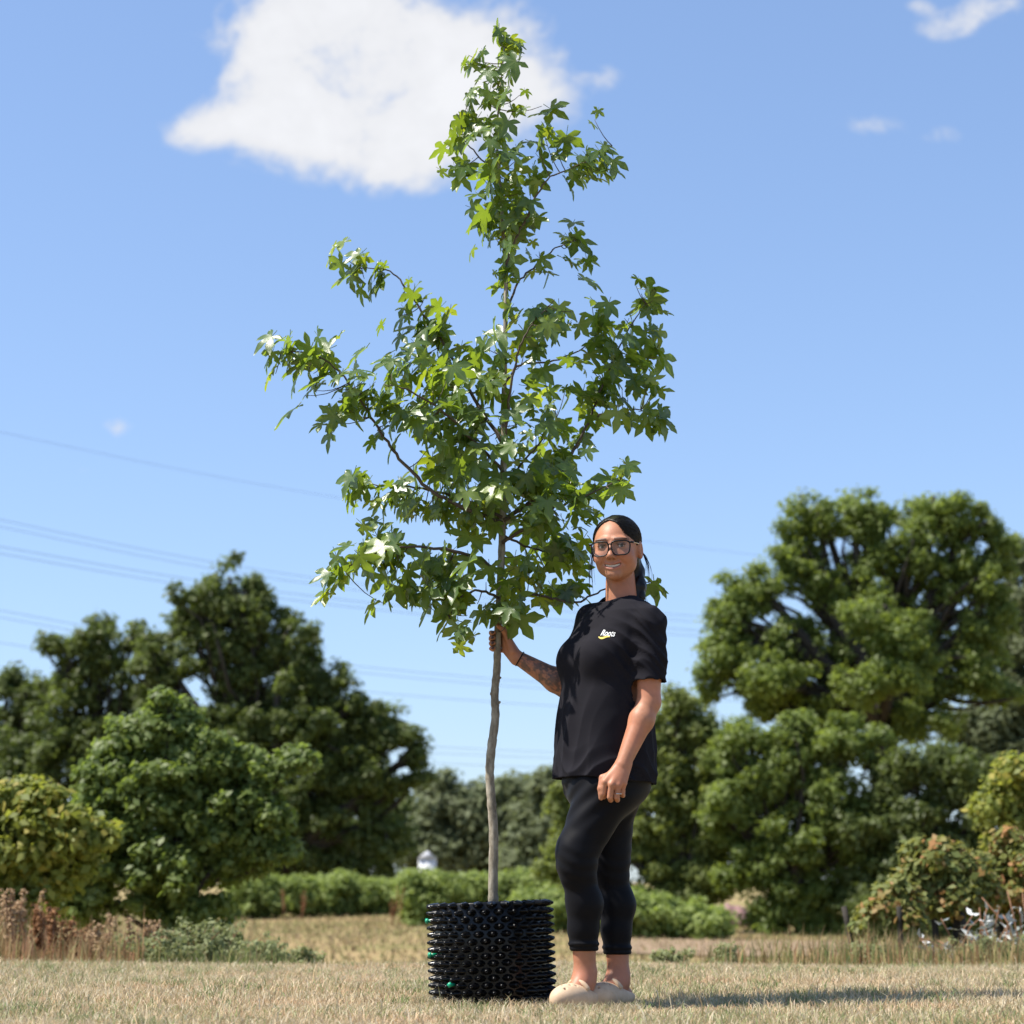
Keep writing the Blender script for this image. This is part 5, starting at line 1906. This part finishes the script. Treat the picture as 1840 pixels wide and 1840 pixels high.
        i = np.arange(m_)[:, None] * n; j = np.arange(n)[None]; k = (j + 1) % n
        f = np.stack([i + j, i + k, i + n + k, i + n + j], -1).reshape(-1, 4)
        part('eye', mesh_np('eye', V, f, {'col': np.array(Cc)}, True), M['eye'])
        # upper lid with lashes
        t = np.linspace(-1.1, 1.1, 12)
        pts = np.array([HW(.0315 * s + .0140 * math.sin(a) / math.sin(1.1), .0882 - .006 * (a / 1.1) ** 2, .0012 + .0042 * math.cos(a)) for a in t])
        vv, qq, tt = tube(pts, np.interp(t, [-1.1, 0, 1.1], [.0009, .0017, .0009]), 6)
        part('eyelash', mesh_np('eyelash', vv, [qq, tt], smooth=True), M['hair'])
    # teeth
    M['teeth'] = simple('teeth', (.74, .70, .63), (.55, .50, .44), .3, 330, 1)
    pts = []
    u = np.linspace(-.030, .030, 15)
    V = []
    for x in u:
        for z in (-.0620, -.0708):
            V.append(HW(x, .0815 - 8.5 * x * x, z - .0012 + .011 * (x / .032) ** 2))
    i = np.arange(14) * 2
    me = mesh_np('teeth', np.array(V), np.stack([i, i + 1, i + 3, i + 2], 1), smooth=True)
    o = part('teeth', me, M['teeth'])
    sm = o.modifiers.new('thick', 'SOLIDIFY'); sm.thickness = .003
    # glasses
    M['frame'] = simple('black_acetate', (.006, .005, .006), (.010, .008, .008), .38, 30, spec=.25)
    M['gold'] = simple('gold_metal', (.75, .55, .32), (.7, .5, .3), .25, 20, metal=1)
    gm, nt, b = new_mat('lens_glass')
    N_, L_ = nt.nodes, nt.links
    tr_, gl, mx, fr = N_.new('ShaderNodeBsdfTransparent'), N_.new('ShaderNodeBsdfGlossy'), N_.new('ShaderNodeMixShader'), N_.new('ShaderNodeFresnel')
    tr_.inputs[0].default_value = (.93, .94, .95, 1); gl.inputs['Roughness'].default_value = .03; fr.inputs[0].default_value = 1.5
    L_.new(fr.outputs[0], mx.inputs[0]); L_.new(tr_.outputs[0], mx.inputs[1]); L_.new(gl.outputs[0], mx.inputs[2])
    L_.new(mx.outputs[0], N_['Material Output'].inputs[0])
    M['lens'] = gm
    fb = MB(); rims = []
    for s in (-1, 1):
        t = np.arange(40) * 2 * math.pi / 40
        cx = .0335
        e = 3.4
        hx = np.sign(np.cos(t)) * np.abs(np.cos(t)) ** (2 / e) * .0285
        hz = np.sign(np.sin(t)) * np.abs(np.sin(t)) ** (2 / e) * .0245
        hx = hx * (1 + .10 * hz / .0235)
        P3 = np.array([HW(s * (cx + a), .1085 - .9 * (cx + a) ** 2 * 4, b_ - .0085) for a, b_ in zip(hx, hz)])
        rims.append(P3)
        loop = np.concatenate([P3, P3[:2]])
        fb.add(*tube(loop, .0025, 8, False))
        top = P3[(hz > .016)]
        fb.add(*tube(top[np.argsort(hx[hz > .016])], .0028, 8))
    fb.add(*tube(spline([HW(-.0075, .1085, .004), HW(0, .111, .0065), HW(.0075, .1085, .004)], 5), .0027, 8))
    for s in (-1, 1):
        fb.add(*tube(np.array([HW(s * .063, .0935, .010), HW(s * .0690, .088, .0095), HW(s * .071, .080, .009)]), .0036, 8))
    glasses = part('glasses', fb.mesh('glasses', True), M['frame'])
    glasses['label'] = 'large square black framed glasses'
    for s, P3 in zip((-1, 1), rims):
        V = np.concatenate([P3, P3.mean(0)[None] + hF * .001])
        n = len(P3); i = np.arange(n)
        part('lens', mesh_np('lens', V, np.stack([i, (i + 1) % n, np.full(n, n)], 1), smooth=True), M['lens'], glasses)
        tb = MB(); tb.add(*tube(np.array([HW(s * .071, .080, .009), HW(s * .0765, .03, .008), HW(s * .078, -.008, .006)]), .0019, 6))
        part('temple_arm', tb.mesh('temple_arm', True), M['gold'], glasses)
    # wrist band and ring
    ax = nrm(EL_R - WR_R); a1 = nrm(np.cross(ax, [0, 0, 1])); a2 = np.cross(ax, a1)
    t = np.linspace(0, 2 * math.pi, 25)
    c = WR_R + ax * .012
    vv, qq, _ = tube(np.array([c + (a1 * math.cos(x) + a2 * math.sin(x)) * .0285 for x in t]), .0026, 6, False)
    part('wristband', mesh_np('wristband', vv, qq, smooth=True), M['hair'])
    c = B(1111, 1427, -.240)
    vv, qq, _ = tube(np.array([c + np.array([math.cos(x), math.sin(x) * 1.05, .05]) * .0108 for x in t]), .0016, 6, False)
    part('ring', mesh_np('ring', vv, qq, smooth=True), simple('silver', (.8, .79, .76), None, .2, 20, metal=1))
    # chest logo: white lettering over a yellow stroke, laid on the cloth
    logo(tee)


def head_dir_to_cam():
    c = HW(0, .08, 0)
    return np.array([0, 0, CAM_H]) - c


def logo(tee):
    o0 = B(1074, 1139, -.2)
    font = bpy.data.curves.new('logo', 'FONT')
    font.body = 'Roots'
    font.size = .040
    font.shear = .25
    font.offset = .0006
    tmp = bpy.data.objects.new('logo_tmp', font); COL.objects.link(tmp)
    bpy.context.view_layer.update()
    me = bpy.data.meshes.new_from_object(tmp.evaluated_get(bpy.context.evaluated_depsgraph_get()))
    bpy.data.objects.remove(tmp)
    import bmesh
    bm = bmesh.new(); bm.from_mesh(me)
    bmesh.ops.triangulate(bm, faces=bm.faces)
    bmesh.ops.subdivide_edges(bm, edges=bm.edges, cuts=1)
    bmesh.ops.triangulate(bm, faces=bm.faces)
    w = np.array([v.co for v in bm.verts]); f = np.array([[v.index for v in fc.verts] for fc in bm.faces])
    bm.free(); bpy.data.meshes.remove(me)
    wid = w[:, 0].max()

    def lay(xy, name, mat, lift):
        # spread over the chest: start at o0, run to her left and slightly down, then press onto the cloth
        ex = np.array([.93, -.37, -.10]); ey = np.array([.18, 0, .98])
        p = o0 + xy[:, :1] * ex + xy[:, 1:2] * ey
        d = nrm(np.array([-.25, -1, .0]))
        p = p + d * .25
        for _ in range(60):
            s = tee_outer(p.astype(np.float32)) - lift
            p = p - d * np.clip(s, -.02, .02)[:, None] * .8
        return p
    p = lay(w * np.array([.052 / wid, .8, 1]), 'logo', None, .0014)
    M['print_white'] = simple('print_white', (.78, .78, .76), (.72, .72, .7), .6, 60)
    M['print_yellow'] = simple('print_yellow', (.72, .55, .09), (.66, .5, .08), .6, 60)
    obj('logo_lettering', mesh_np('logo_lettering', p, f), M['print_white'], tee)
    t = np.linspace(0, 1, 24)
    x = -.004 + t * .040; y = -.006 - .004 * np.sin(t * 5.5)
    h = .0028 * np.sin(t * math.pi) + .0016
    xy = np.concatenate([np.stack([x, y + h], 1), np.stack([x, y - h], 1)])
    p = lay(np.concatenate([xy, xy[:, :1] * 0], 1), 'stroke', None, .0012)
    i = np.arange(23)
    obj('logo_stroke', mesh_np('logo_stroke', p, np.stack([i + 24, i + 25, i + 1, i], 1)), M['print_yellow'], tee)


person()
